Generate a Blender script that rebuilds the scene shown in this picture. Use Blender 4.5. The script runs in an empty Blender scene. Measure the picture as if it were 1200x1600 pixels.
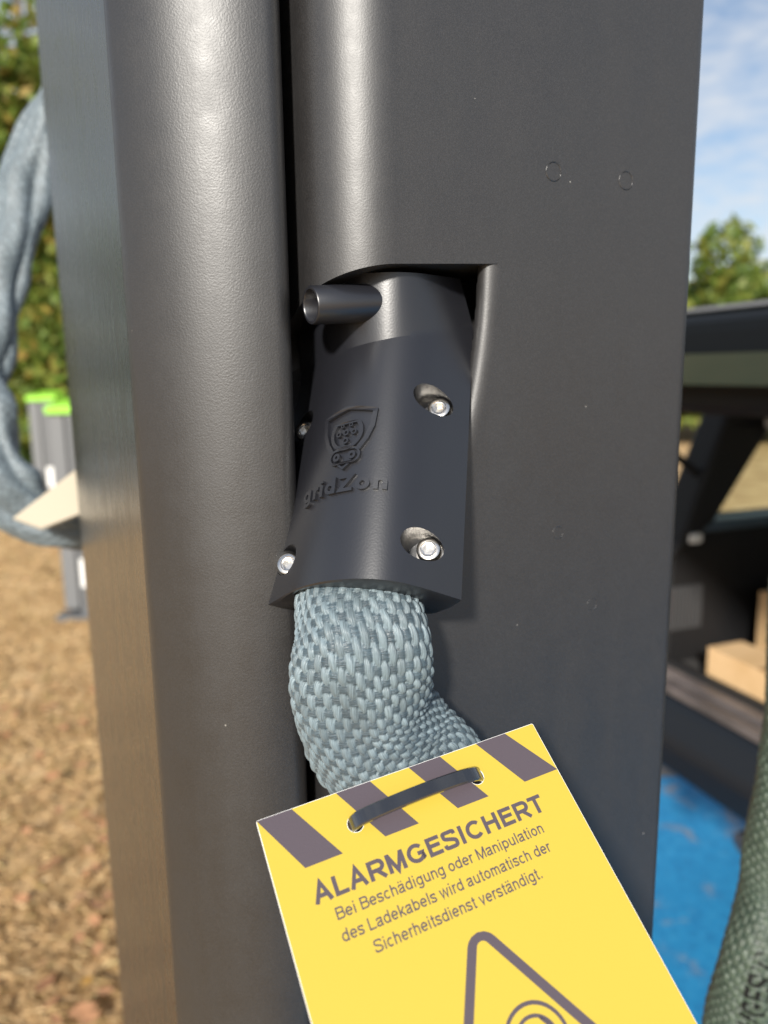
import bpy, bmesh, math, random
import numpy as np
from mathutils import Vector, Matrix
from math import sin, cos, pi, radians as rad
random.seed(7); rng = np.random.default_rng(7)
S = bpy.context.scene
COL = S.collection

# ------------------------------------------------------------------ camera, sky, sun, exposure
H = 1.5
FPX = 1202.0
cam_d = bpy.data.cameras.new('camera'); cam = bpy.data.objects.new('camera', cam_d); COL.objects.link(cam)
cam_d.sensor_fit = 'HORIZONTAL'; cam_d.sensor_width = 36.0; cam_d.lens = 36.0 * FPX / 1200
cam_d.clip_start = 0.01; cam_d.clip_end = 2000
RC = Matrix.Rotation(rad(90 - 10.4), 3, 'X') @ Matrix.Rotation(rad(-.83), 3, 'Z')
cam.matrix_world = Matrix.Translation((0, 0, H)) @ RC.to_4x4()
cam_d.dof.use_dof = True; cam_d.dof.focus_distance = 0.222; cam_d.dof.aperture_fstop = 12.5
cam_d.dof.aperture_blades = 0
S.camera = cam

SUN_EL, SUN_AZ = rad(26), rad(14)          # sun stands behind the camera, a little to the left
sun_to = Vector((-sin(SUN_AZ) * cos(SUN_EL), -cos(SUN_AZ) * cos(SUN_EL), sin(SUN_EL)))
sd = bpy.data.lights.new('sun', 'SUN'); so = bpy.data.objects.new('sun', sd); COL.objects.link(so)
sd.energy = 4.4; sd.angle = rad(5); sd.color = (1.0, .95, .87)
so.rotation_euler = sun_to.to_track_quat('Z', 'Y').to_euler(); so.location = (0, 0, 30)

W = bpy.data.worlds.new('World'); S.world = W; W.use_nodes = True
nt = W.node_tree; nt.nodes.clear()
def wn(t, **k):
    n = nt.nodes.new(t)
    for a, b in k.items(): setattr(n, a, b)
    return n
sky = wn('ShaderNodeTexSky', sky_type='NISHITA', sun_disc=False)
sky.sun_elevation = SUN_EL; sky.sun_rotation = math.atan2(sun_to.x, sun_to.y)
sky.air_density = 1.0; sky.dust_density = .6; sky.ozone_density = 2.0
bg1 = wn('ShaderNodeBackground'); bg1.inputs[1].default_value = .085
bg2 = wn('ShaderNodeBackground'); bg2.inputs[0].default_value = (.93, .96, 1, 1); bg2.inputs[1].default_value = .56
mixw = wn('ShaderNodeMixShader'); outw = wn('ShaderNodeOutputWorld')
tc = wn('ShaderNodeTexCoord'); mp = wn('ShaderNodeMapping'); mp.inputs['Scale'].default_value = (3.2, 3.2, 9.0)
mp.inputs['Location'].default_value = (.3, .2, .1)
nz = wn('ShaderNodeTexNoise'); nz.inputs['Scale'].default_value = 1.6; nz.inputs['Detail'].default_value = 7; nz.inputs['Roughness'].default_value = .62
nz2 = wn('ShaderNodeTexNoise'); nz2.inputs['Scale'].default_value = 10; nz2.inputs['Detail'].default_value = 4
mm = wn('ShaderNodeMath', operation='MULTIPLY_ADD'); mm.inputs[1].default_value = .35
cr = wn('ShaderNodeValToRGB'); cr.color_ramp.elements[0].position = .50; cr.color_ramp.elements[1].position = .86
cr.color_ramp.elements[0].color = (.10, .10, .10, 1); cr.color_ramp.elements[1].color = (.92, .92, .92, 1)
L_ = nt.links.new
L_(tc.outputs['Generated'], mp.inputs[0]); L_(mp.outputs[0], nz.inputs['Vector']); L_(mp.outputs[0], nz2.inputs['Vector'])
sx_ = wn('ShaderNodeSeparateXYZ'); el = wn('ShaderNodeMapRange'); ad = wn('ShaderNodeMath', operation='ADD')
el.inputs['From Min'].default_value = .0; el.inputs['From Max'].default_value = .55; el.inputs['To Min'].default_value = .14; el.inputs['To Max'].default_value = -.10
L_(tc.outputs['Generated'], sx_.inputs[0]); L_(sx_.outputs[2], el.inputs[0])
L_(nz2.outputs['Fac'], mm.inputs[0]); L_(nz.outputs['Fac'], mm.inputs[2]); L_(mm.outputs[0], ad.inputs[0]); L_(el.outputs[0], ad.inputs[1]); L_(ad.outputs[0], cr.inputs[0])
L_(cr.outputs[0], mixw.inputs[0]); L_(sky.outputs[0], bg1.inputs[0]); L_(bg1.outputs[0], mixw.inputs[1]); L_(bg2.outputs[0], mixw.inputs[2])
L_(mixw.outputs[0], outw.inputs[0])

S.view_settings.view_transform = 'Standard'; S.view_settings.look = 'None'
S.view_settings.gamma = 1; S.view_settings.use_curve_mapping = False
S.view_settings.exposure = 0.6

# ------------------------------------------------------------------ helpers
def V(*a): return np.array(a, float)
RCn = np.array(RC); CAM = V(0, 0, H)
def ray(x, y): return RCn @ V((x - 600) / FPX, -(y - 800) / FPX, -1.0)
def at(x, y, d): return CAM + ray(x, y) * d                    # point at depth d metres along a sight line
def onplane(x, y, p, n):
    d = ray(x, y); return CAM + d * (np.dot(np.asarray(p) - CAM, n) / np.dot(d, n))

def tag(o, label=None, cat=None, group=None, kind=None):
    if label: o['label'] = label
    if cat: o['category'] = cat
    if group: o['group'] = group
    if kind: o['kind'] = kind
    return o
def root(name, loc, label, cat, group=None):
    o = bpy.data.objects.new(name, None); o.location = loc; o.empty_display_size = .05; COL.objects.link(o)
    return tag(o, label, cat, group)
def base_of(o):
    p = Vector((0, 0, 0))
    while o is not None: p += o.location; o = o.parent
    return np.array(p)
def obj(name, verts, faces, mat, parent=None, smooth=None, loc=None, uv=None):
    """verts in world metres; stored relative to the parent (or to loc when top-level)"""
    v = np.asarray(verts, float).reshape(-1, 3)
    b = base_of(parent) if parent is not None else (np.asarray(loc, float) if loc is not None else np.zeros(3))
    me = bpy.data.meshes.new(name)
    if isinstance(faces, np.ndarray):
        n = len(faces); k = faces.shape[1]
        me.vertices.add(len(v)); me.vertices.foreach_set('co', (v - b).astype(np.float32).ravel())
        me.loops.add(n * k); me.loops.foreach_set('vertex_index', faces.astype(np.int32).ravel())
        me.polygons.add(n); me.polygons.foreach_set('loop_start', np.arange(0, n * k, k, dtype=np.int32))
        me.update(calc_edges=True)
    else:
        me.from_pydata([tuple(x) for x in (v - b)], [], [list(f) for f in faces])
    me.validate()
    if mat is not None: me.materials.append(mat)
    o = bpy.data.objects.new(name, me); COL.objects.link(o)
    if parent is not None: o.parent = parent
    elif loc is not None: o.location = loc
    if smooth is not None: shade(me, smooth)
    return o
def shade(me, ang):
    bm = bmesh.new(); bm.from_mesh(me)
    bmesh.ops.recalc_face_normals(bm, faces=bm.faces)
    a = rad(ang)
    for f in bm.faces: f.smooth = True
    for e in bm.edges:
        e.smooth = not (len(e.link_faces) != 2 or e.calc_face_angle(0) > a)
    bm.to_mesh(me); bm.free()

class MB:
    def __init__(s): s.v = []; s.f = []
    def add(s, vs, fs):
        k = len(s.v); s.v += [tuple(x) for x in vs]; s.f += [[i + k for i in f] for f in fs]
    def box(s, o, ax, ay, az):                        # corner o and three edge vectors
        o, ax, ay, az = map(np.asarray, (o, ax, ay, az))
        p = [o, o + ax, o + ax + ay, o + ay]; p = p + [q + az for q in p]
        s.add(p, [(0, 3, 2, 1), (4, 5, 6, 7), (0, 1, 5, 4), (1, 2, 6, 5), (2, 3, 7, 6), (3, 0, 4, 7)])
    def prism(s, loop, d):                            # closed 3-D loop swept by d
        n = len(loop); d = np.asarray(d)
        s.add([np.asarray(p) for p in loop] + [np.asarray(p) + d for p in loop],
              [tuple(range(n))[::-1], tuple(range(n, 2 * n))] + [(i, (i + 1) % n, n + (i + 1) % n, n + i) for i in range(n)])
    def tube(s, pts, radii, k=10, cap=True):
        pts = [np.asarray(p, float) for p in pts]; rings = []
        up = V(0.13, .21, .97)
        for i, p in enumerate(pts):
            t = pts[min(i + 1, len(pts) - 1)] - pts[max(i - 1, 0)]; t = t / np.linalg.norm(t)
            x = np.cross(t, up)
            if np.linalg.norm(x) < .05: x = np.cross(t, V(1, 0, 0))
            x /= np.linalg.norm(x); y = np.cross(x, t); r = radii[i] if hasattr(radii, '__len__') else radii
            rings.append([p + r * (x * cos(2 * pi * j / k) + y * sin(2 * pi * j / k)) for j in range(k)])
        vs = [q for R_ in rings for q in R_]; fs = []
        for i in range(len(pts) - 1):
            for j in range(k):
                fs.append((i * k + j, i * k + (j + 1) % k, (i + 1) * k + (j + 1) % k, (i + 1) * k + j))
        if cap: fs += [tuple(range(k))[::-1], tuple(range((len(pts) - 1) * k, len(pts) * k))]
        s.add(vs, fs)
    def obj(s, name, mat, parent=None, smooth=None, loc=None): return obj(name, s.v, s.f, mat, parent, smooth, loc)

def bevel(o, w, seg=2, ang=30):
    m = o.modifiers.new('bevel', 'BEVEL'); m.width = w; m.segments = seg; m.limit_method = 'ANGLE'; m.angle_limit = rad(ang)
    m.harden_normals = False
    return o
def mesh_of(curve):                                    # filled, extruded curve or text -> plain vertices and faces
    o = bpy.data.objects.new('tmp', curve); COL.objects.link(o)
    dg = bpy.context.evaluated_depsgraph_get(); ev = o.evaluated_get(dg); me = ev.to_mesh()
    v = np.array([tuple(p.co) for p in me.vertices]); f = [list(p.vertices) for p in me.polygons]
    ev.to_mesh_clear(); bpy.data.objects.remove(o); bpy.data.curves.remove(curve)
    return v, f
def flat(loops, ext):
    c = bpy.data.curves.new('tmp', 'CURVE'); c.dimensions = '2D'; c.fill_mode = 'BOTH'; c.extrude = ext
    for lp in loops:
        sp = c.splines.new('POLY'); sp.points.add(len(lp) - 1); sp.use_cyclic_u = True
        for q, p in zip(sp.points, lp): q.co = (p[0], p[1], 0, 1)
    return mesh_of(c)

def arcp(cx, cy, rx, ry, a0, a1, n=18): return [(cx + rx * cos(rad(a0 + (a1 - a0) * i / n)), cy + ry * sin(rad(a0 + (a1 - a0) * i / n))) for i in range(n + 1)]
def curve2(P, n=28):
    P = np.array(P, float); out = []
    Q = np.vstack([2 * P[0] - P[1], P, 2 * P[-1] - P[-2]]); m = max(2, n // (len(P) - 1) + 1)
    for i in range(1, len(Q) - 2):
        for k in range(m):
            t = k / m; a, b, c, d = Q[i - 1], Q[i], Q[i + 1], Q[i + 2]
            out.append(tuple(.5 * (2 * b + (c - a) * t + (2 * a - 5 * b + 4 * c - d) * t * t + (3 * b - a - 3 * c + d) * t ** 3)))
    out.append(tuple(P[-1])); return out
def glyphs(w):
    """plain sans serif letters as pen strokes of width w, capital height 1"""
    h = w / 2; X = .735; G = {}
    def Sc(W_, T): return curve2([(W_ - h * 1.1, T * .73), (W_ * .82, T * .92 - h * .3), (W_ * .5, T - h), (W_ * .19, T * .92 - h * .4), (h * 1.25, T * .755), (W_ * .2, T * .61), (W_ * .5, T * .515), (W_ * .82, T * .41), (W_ - h, T * .255), (W_ * .8, T * .08 + h * .4), (W_ * .5, h), (W_ * .17, T * .09 + h * .3), (h * .9, T * .29)], 48)
    G['A'] = .90, [[(h * .75, 0), (.45, 1 - h * .3), (.90 - h * .75, 0)], [(.22, .34), (.68, .34)]]
    G['L'] = .74, [[(h + .04, 1), (h + .04, h), (.74, h)]]
    bow = lambda x1, y0, y1, st: [(h + .04, y1)] + arcp(x1 - (y1 - y0) / 2 , (y0 + y1) / 2, (y1 - y0) / 2, (y1 - y0) / 2, 90, -90) + [(h + .04, y0)]
    G['R'] = .92, [[(h + .04, 0), (h + .04, 1)], bow(.84 - h * .2, .45, 1 - h, 0), [(.48, .45), (.86, 0)]]
    G['B'] = .84, [[(h + .04, 0), (h + .04, 1)], bow(.74, .53, 1 - h, 0), bow(.82 - h * .3, h, .53, 0)]
    G['M'] = 1.04, [[(h + .04, 0), (h + .04, 1)], [(1.0 - h, 0), (1.0 - h, 1)], [(h + .05, .95), (.52, h * .6), (.99 - h, .95)]]
    G['G'] = 1.02, [arcp(.52, .5, .50 - h, .5 - h, 42, 330, 36) + [(.99 - h, .16), (.99 - h, .46), (.58, .46)]]
    G['C'] = .95, [arcp(.50, .5, .49 - h, .5 - h, 44, 318, 36)]
    G['E'] = .82, [[(.80, 1 - h), (h + .04, 1 - h), (h + .04, h), (.81, h)], [(h + .04, .53), (.75, .53)]]
    G['S'] = .86, [Sc(.86, 1)]
    G['I'] = .30 + w * .3, [[(.15 + w * .15, 0), (.15 + w * .15, 1)]]
    G['H'] = .92, [[(h + .04, 0), (h + .04, 1)], [(.88 - h, 0), (.88 - h, 1)], [(h + .04, .54), (.88 - h, .54)]]
    G['T'] = .80, [[(0, 1 - h), (.80, 1 - h)], [(.40, 0), (.40, 1)]]
    G['Z'] = .80, [[(.05, 1 - h), (.72 - h * .3, 1 - h), (.09 + h * .3, h), (.77, h)]]
    bowl = lambda cx, r0=0: arcp(cx, X / 2, .335 - h, X / 2 - h, r0, r0 + 360, 32)
    G['o'] = .70, [bowl(.35)]
    G['e'] = .70, [[(h, .375), (.70 - h * .6, .375)], arcp(.35, X / 2, .345 - h, X / 2 - h, 0, 318, 32)]
    G['c'] = .64, [arcp(.34, X / 2, .33 - h, X / 2 - h, 48, 314, 28)]
    G['i'] = .27, [[(.135, 0), (.135, X)], [(.135, .86), (.135, 1)]]
    G['l'] = .27, [[(.135, 0), (.135, 1)]]
    G['.'] = .32, [[(.16, 0), (.16, w * 1.1)]]
    G['s'] = .62, [Sc(.60, X)]
    arch = lambda x0, x1: [(x0, X * .55)] + arcp((x0 + x1) / 2, X * .62, (x1 - x0) / 2, X * .38 - h, 170, 0, 14) + [(x1, 0)]
    G['n'] = .70, [[(h + .05, 0), (h + .05, X)], arch(h + .05, .65 - h)]
    G['h'] = .70, [[(h + .05, 0), (h + .05, 1)], arch(h + .05, .65 - h)]
    G['m'] = 1.04, [[(h + .05, 0), (h + .05, X)], arch(h + .05, .52), arch(.52, .99 - h)]
    G['u'] = .70, [[(.65 - h, 0), (.65 - h, X)], [(.70 - x, X - y) for x, y in arch(h + .05, .65 - h)]]
    G['r'] = .42, [[(h + .05, 0), (h + .05, X)], curve2([(h + .05, X * .55), (h + .11, X * .82), (.30, X - h), (.43, X - h * 1.1)], 12)]
    G['d'] = .72, [bowl(.345), [(.67 - h, 0), (.67 - h, 1)]]
    G['b'] = .72, [bowl(.375), [(h + .05, 0), (h + .05, 1)]]
    G['p'] = .72, [bowl(.375), [(h + .05, -.28), (h + .05, X)]]
    G['g'] = .72, [bowl(.345), [(.67 - h, X)] + [(.67 - h, .02)] + arcp(.67 / 2 + .01, -.02, .325 - h, .27 - h, 0, -155, 16)]
    G['t'] = .38, [[(.19, .94), (.19, .2)] + curve2([(.19, .15), (.215, .05), (.285, h * .8), (.38, h * .9)], 8), [(.03, X - h * .8), (.37, X - h * .8)]]
    G['v'] = .64, [[(h * .75, X), (.32, h * .4), (.64 - h * .75, X)]]
    G['w'] = .94, [[(h * .7, X), (.24, h * .4), (.47, X - h * .4), (.70, h * .4), (.94 - h * .7, X)]]
    G['k'] = .66, [[(h + .05, 0), (h + .05, 1)], [(h + .06, .24), (.60, X)], [(.27, .42), (.64, 0)]]
    G['a'] = .68, [curve2([(h * .9, X * .70), (.13, X * .88), (.33, X - h), (.53, X * .89), (.60 - h, X * .70)], 14) + [(.60 - h, .12), (.65 - h * .5, 0)],
                   curve2([(.60 - h, X * .58), (.36, X * .53), (.14, X * .42), (h, X * .27), (.12, h + .03), (.28, h), (.46, h + .06), (.60 - h, X * .35)], 26)]
    G['ä'] = .68, G['a'][1] + [[(.19, .87), (.19, .99)], [(.46, .87), (.46, .99)]]
    return G
def lettering(body, ext, w=.13, gap=.085, z0=0.0):
    """returns vertices (capital height 1) and faces; every stroke is a ribbon or, with ext, a bar"""
    G = glyphs(w); x = 0; vs = []; fs = []; k = 0
    for ch in body:
        if ch == ' ': x += .36; continue
        adv, strokes = G[ch]
        for st in strokes:
            P = [V(p[0], p[1]) for p in st]; n = len(P); zt = z0 + (k % 7) * .0011; k += 1
            Lf, Rt = [], []
            closed = n > 8 and np.linalg.norm(P[0] - P[-1]) < 1e-6
            for i in range(n):
                a = P[i] - P[i - 1] if i else (P[0] - P[-2] if closed else P[1] - P[0])
                b = P[i + 1] - P[i] if i < n - 1 else (P[1] - P[0] if closed else P[i] - P[i - 1])
                a = a / np.linalg.norm(a); b = b / np.linalg.norm(b); m = V(-a[1] - b[1], a[0] + b[0]); q = np.linalg.norm(m)
                m = V(-a[1], a[0]) if q < .2 else m / q
                sc = w / 2 / max(.42, m @ V(-a[1], a[0])); Lf.append(P[i] + m * sc); Rt.append(P[i] - m * sc)
            b0 = len(vs)
            if ext:
                for zz in (ext + zt, -ext):
                    for p, q in zip(Lf, Rt): vs += [(x + p[0], p[1], zz), (x + q[0], q[1], zz)]
                o = 2 * n
                for i in range(n - 1):
                    a, b_, c, d = b0 + 2 * i, b0 + 2 * i + 1, b0 + 2 * i + 3, b0 + 2 * i + 2
                    fs += [(a, b_, c, d), (d + o, c + o, b_ + o, a + o), (a, d, d + o, a + o), (c, b_, b_ + o, c + o)]
                if not closed: fs += [(b0 + 1, b0, b0 + o, b0 + 1 + o), (b0 + 2 * n - 2, b0 + 2 * n - 1, b0 + 2 * n - 1 + o, b0 + 2 * n - 2 + o)]
            else:
                for p, q in zip(Lf, Rt): vs += [(x + p[0], p[1], zt), (x + q[0], q[1], zt)]
                for i in range(n - 1): fs.append((b0 + 2 * i, b0 + 2 * i + 1, b0 + 2 * i + 3, b0 + 2 * i + 2))
        x += adv + gap
    return np.array(vs), fs
def circ(cx, cy, r, n=32, ry=None, a0=0): return [(cx + r * cos(2 * pi * i / n + a0), cy + (ry or r) * sin(2 * pi * i / n + a0)) for i in range(n)]
def dense(lp, step, closed=True):
    out = []; n = len(lp)
    for i in range(n if closed else n - 1):
        a = V(*lp[i]); b = V(*lp[(i + 1) % n]); k = max(1, int(math.ceil(np.linalg.norm(b - a) / step)))
        out += [tuple(a + (b - a) * j / k) for j in range(k)]
    if not closed: out.append(tuple(lp[-1]))
    return out
def roundpoly(pts, r, k=6):
    out = []; n = len(pts)
    for i in range(n):
        p = V(*pts[i]); a = V(*pts[i - 1]) - p; b = V(*pts[(i + 1) % n]) - p
        a /= np.linalg.norm(a); b /= np.linalg.norm(b); th = math.acos(np.clip(a @ b, -1, 1)); d = r / math.tan(th / 2)
        c = p + (a + b) / np.linalg.norm(a + b) * r / sin(th / 2)
        s0 = p + a * d - c; s1 = p + b * d - c
        for j in range(k + 1):
            q = s0 * (1 - j / k) + s1 * j / k; out.append(tuple(c + q / np.linalg.norm(q) * r))
    return out

# ------------------------------------------------------------------ materials
def mat(name, base=(.5, .5, .5), rough=.5, metal=0, spec=.5, **k):
    m = bpy.data.materials.new(name); m.use_nodes = True; b = m.node_tree.nodes['Principled BSDF']
    b.inputs['Base Color'].default_value = (*base, 1); b.inputs['Roughness'].default_value = rough
    b.inputs['Metallic'].default_value = metal; b.inputs['Specular IOR Level'].default_value = spec
    for a, v in k.items(): b.inputs[a.replace('_', ' ')].default_value = v
    return m
def nodes(m): return m.node_tree, m.node_tree.nodes['Principled BSDF']
def N(t, kind, ins=None, **k):
    n = t.nodes.new(kind)
    for a, v in k.items(): setattr(n, a, v)
    for a, v in (ins or {}).items():
        if isinstance(v, bpy.types.NodeSocket): t.links.new(v, n.inputs[a])
        else: n.inputs[a].default_value = v
    return n
def ramp(t, fac, stops):
    r = N(t, 'ShaderNodeValToRGB', {'Fac': fac}); e = r.color_ramp.elements
    while len(e) < len(stops): e.new(.5)
    for q, (p, c) in zip(e, stops): q.position = p; q.color = (*c, 1) if len(c) == 3 else c
    return r.outputs[0]
def bump(m, scale, dist, detail=2, strength=1.0, stretch=(1, 1, 1), rough=.5, prev=None):
    t, b = nodes(m)
    tcn = N(t, 'ShaderNodeTexCoord'); mpn = N(t, 'ShaderNodeMapping', {0: tcn.outputs['Object'], 'Scale': stretch})
    n = N(t, 'ShaderNodeTexNoise', {'Vector': mpn.outputs[0], 'Scale': scale, 'Detail': detail, 'Roughness': rough})
    ins = {'Height': n.outputs['Fac'], 'Distance': dist, 'Strength': strength}
    if prev is not None: ins['Normal'] = prev
    bp = N(t, 'ShaderNodeBump', ins); t.links.new(bp.outputs[0], b.inputs['Normal']); return bp.outputs[0]
def variegate(m, scale, stops, detail=4, coord='Object', stretch=(1, 1, 1), rough=.55):
    t, b = nodes(m)
    tcn = N(t, 'ShaderNodeTexCoord'); mpn = N(t, 'ShaderNodeMapping', {0: tcn.outputs[coord], 'Scale': stretch})
    n = N(t, 'ShaderNodeTexNoise', {'Vector': mpn.outputs[0], 'Scale': scale, 'Detail': detail, 'Roughness': rough})
    t.links.new(ramp(t, n.outputs['Fac'], stops), b.inputs['Base Color'])

def black_plastic(name, base, rough, scale, dist, specks=True):
    m = mat(name, base, rough, 0, 1.0); t, b = nodes(m)
    p = bump(m, scale, dist, 2.5, 1.0)
    if specks: bump(m, 30, .0001, 1, .15, prev=p)
    tcn = N(t, 'ShaderNodeTexCoord')
    # slight unevenness of the finish, a few dust specks
    nn = N(t, 'ShaderNodeTexNoise', {'Vector': tcn.outputs['Object'], 'Scale': 90.0, 'Detail': 6.0, 'Roughness': .65})
    sm = N(t, 'ShaderNodeMapping', {0: tcn.outputs['Object'], 'Scale': (70, 70, 5)})
    n3 = N(t, 'ShaderNodeTexNoise', {'Vector': sm.outputs[0], 'Scale': 1.0, 'Detail': 5.0, 'Roughness': .6})
    av = N(t, 'ShaderNodeMath', {0: nn.outputs['Fac'], 1: n3.outputs['Fac']}, operation='ADD')
    hf = N(t, 'ShaderNodeMath', {0: av.outputs[0], 1: .5}, operation='MULTIPLY')
    rr = N(t, 'ShaderNodeMapRange', {'Value': hf.outputs[0], 'From Min': .3, 'From Max': .7, 'To Min': rough - .07, 'To Max': rough + .08})
    t.links.new(rr.outputs[0], b.inputs['Roughness'])
    if specks:
        vo = N(t, 'ShaderNodeTexVoronoi', {'Vector': tcn.outputs['Object'], 'Scale': 120.0, 'Randomness': 1.0})
        lt = N(t, 'ShaderNodeMath', {0: vo.outputs['Distance'], 1: .036}, operation='LESS_THAN')
        pr = N(t, 'ShaderNodeSeparateColor', {0: vo.outputs['Color']})
        pk = N(t, 'ShaderNodeMath', {0: pr.outputs[0], 1: .86}, operation='GREATER_THAN')
        ml = N(t, 'ShaderNodeMath', {0: lt.outputs[0], 1: pk.outputs[0]}, operation='MULTIPLY')
        sn = N(t, 'ShaderNodeTexNoise', {'Vector': tcn.outputs['Object'], 'Scale': 2600.0, 'Detail': 2.0})
        sc_n = ramp(t, sn.outputs['Fac'], [(.36, tuple(c * .7 for c in base)), (.52, base), (.68, tuple(c * 1.5 for c in base))])
        mx = N(t, 'ShaderNodeMix', {'Factor': ml.outputs[0], 6: sc_n, 7: (.22, .21, .19, 1)}, data_type='RGBA')
        t.links.new(mx.outputs[2], b.inputs['Base Color'])
    return m
M_GRAIN = black_plastic('grained_black_plastic', (.015, .0145, .015), .47, 1700, .00006)
M_FINE = black_plastic('fine_black_plastic', (.0185, .0176, .0178), .47, 1900, .00004)
M_SATIN = black_plastic('satin_black_panel', (.028, .028, .028), .27, 1500, .000002, specks=False)
M_CLAMP = mat('moulded_black_nylon', (.011, .0115, .015), .36, 0, .9); bump(M_CLAMP, 1700, .000028, 3)
M_RUB = mat('black_rubber', (.012, .012, .012), .6)
M_STEEL = mat('stainless_steel', (.78, .74, .68), .22, 1.0); bump(M_STEEL, 700, .00005, 3)
M_TIE = mat('glossy_black_nylon', (.014, .014, .015), .16, 0, 1.0, Coat_Weight=1.0, Coat_Roughness=.12, Coat_IOR=1.8); bump(M_TIE, 500, .00003, 2)
M_YEL = mat('yellow_print', (.51, .378, .050), .38); bump(M_YEL, 2500, .00002, 2)
M_GREY = mat('grey_print', (.085, .068, .080), .42); bump(M_GREY, 2600, .00004, 2)
M_CARD = mat('white_card_core', (.80, .79, .76), .6)

def leafmat(name, stops, trans=.35):
    m = mat(name, (.1, .1, .05), .55); t, b = nodes(m)
    g = N(t, 'ShaderNodeNewGeometry')
    c = ramp(t, g.outputs['Random Per Island'], stops); t.links.new(c, b.inputs['Base Color'])
    tr = N(t, 'ShaderNodeBsdfTranslucent', {'Color': c}); mx = N(t, 'ShaderNodeMixShader', {0: trans})
    t.links.new(b.outputs[0], mx.inputs[1]); t.links.new(tr.outputs[0], mx.inputs[2])
    t.links.new(mx.outputs[0], t.nodes['Material Output'].inputs[0]); return m

# ------------------------------------------------------------------ ground
M_SOIL = mat('dry_grass_ground', rough=.95)
variegate(M_SOIL, 3.0, [(.25, (.30, .18, .075)), (.42, (.46, .29, .135)), (.55, (.58, .39, .19)), (.68, (.64, .45, .24)), (.85, (.46, .34, .13))], 4, rough=.5)
bump(M_SOIL, 60, .006, 6)
gx = np.linspace(-300, 300, 61)
gv = [(x, y, 0) for y in np.linspace(-200, 400, 61) for x in gx]
gf = np.array([(j * 61 + i, j * 61 + i + 1, (j + 1) * 61 + i + 1, (j + 1) * 61 + i) for j in range(60) for i in range(60)])
tag(obj('ground', gv, gf, M_SOIL), 'dry tan grass ground littered with autumn leaves', kind='structure')
M_ASPH = mat('asphalt', rough=.9); variegate(M_ASPH, 30, [(.3, (.16, .14, .125)), (.7, (.30, .265, .235))], 6); bump(M_ASPH, 300, .004, 4)
mb = MB(); mb.box((.16, -3, -.05), (12, 0, 0), (0, 9.2, 0), (0, 0, .054)); tag(mb.obj('road', M_ASPH), 'grey asphalt parking bay surface under the black car', kind='structure')
# blue paint with worn-through patches
M_BLUE = mat('worn_blue_paint', rough=.62); t, b = nodes(M_BLUE)
tcn = N(t, 'ShaderNodeTexCoord')
n1 = N(t, 'ShaderNodeTexNoise', {'Vector': tcn.outputs['Object'], 'Scale': 5.5, 'Detail': 8.0, 'Roughness': .6, 'Distortion': .6})
n2 = N(t, 'ShaderNodeTexNoise', {'Vector': tcn.outputs['Object'], 'Scale': 38.0, 'Detail': 5.0, 'Roughness': .7})
blue = ramp(t, n2.outputs['Fac'], [(.3, (.010, .17, .40)), (.55, (.014, .25, .52)), (.8, (.06, .32, .56))])
wear = N(t, 'ShaderNodeMath', {0: n2.outputs['Fac'], 1: .35, 2: n1.outputs['Fac']}, operation='MULTIPLY_ADD')
wr = ramp(t, wear.outputs[0], [(.74, (0, 0, 0)), (.86, (.7, .7, .7))])
mx = N(t, 'ShaderNodeMix', {'Factor': wr, 6: blue, 7: (.27, .22, .19, 1)}, data_type='RGBA')
t.links.new(mx.outputs[2], b.inputs['Base Color']); bump(M_BLUE, 260, .004, 4)
mb = MB(); mb.add([(.3, -1.5, .008), (7, -1.5, .008), (7, 2.62, .008), (.3, 2.62, .008)], [(0, 1, 2, 3)])
tag(mb.obj('painted_parking_bay', M_BLUE), 'worn bright blue paint of the parking bay behind the car', kind='structure')

# dry grass blades (one mass)
def blades(name, n, xr, yr, hr, m, label):
    x = rng.uniform(*xr, n); d = rng.uniform(0, 1, n) ** 1.6; y = yr[0] + d * (yr[1] - yr[0])
    h = rng.uniform(*hr, n); a = rng.uniform(0, 2 * pi, n); w = rng.uniform(.0015, .004, n); lean = rng.uniform(1.0, 3.2, n); la = rng.uniform(0, 2 * pi, n)
    x = x * (0.35 + .65 * (y / yr[1]))
    b0 = np.stack([x - cos_(a) * w, y - sin_(a) * w, np.zeros(n)], 1); b1 = np.stack([x + cos_(a) * w, y + sin_(a) * w, np.zeros(n)], 1)
    mid = np.stack([x + cos_(la) * lean * h * .35, y + sin_(la) * lean * h * .35, h * .65], 1)
    tip = np.stack([x + cos_(la) * lean * h, y + sin_(la) * lean * h, h * .75], 1)
    v = np.concatenate([b0, b1, mid, tip]); i = np.arange(n)
    f = np.concatenate([np.stack([i, i + n, i + 2 * n], 1), np.stack([i + n, i + 3 * n, i + 2 * n], 1)])
    return tag(obj(name, v, f, m), label, kind='stuff')
cos_, sin_ = np.cos, np.sin
M_STRAW = leafmat('straw', [(0, (.58, .40, .21)), (.4, (.65, .47, .25)), (.75, (.55, .37, .18)), (.93, (.46, .36, .15)), (1, (.68, .52, .31))], .35)
blades('dry_grass', 60000, (-4.2, .1), (.9, 9.0), (.010, .030), M_STRAW, 'flattened straw coloured grass covering the ground')
M_LEAF = leafmat('dead_leaf', [(0, (.44, .20, .09)), (.35, (.55, .29, .15)), (.6, (.30, .13, .06)), (.8, (.60, .36, .20)), (1, (.55, .30, .06))], .2)
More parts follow.
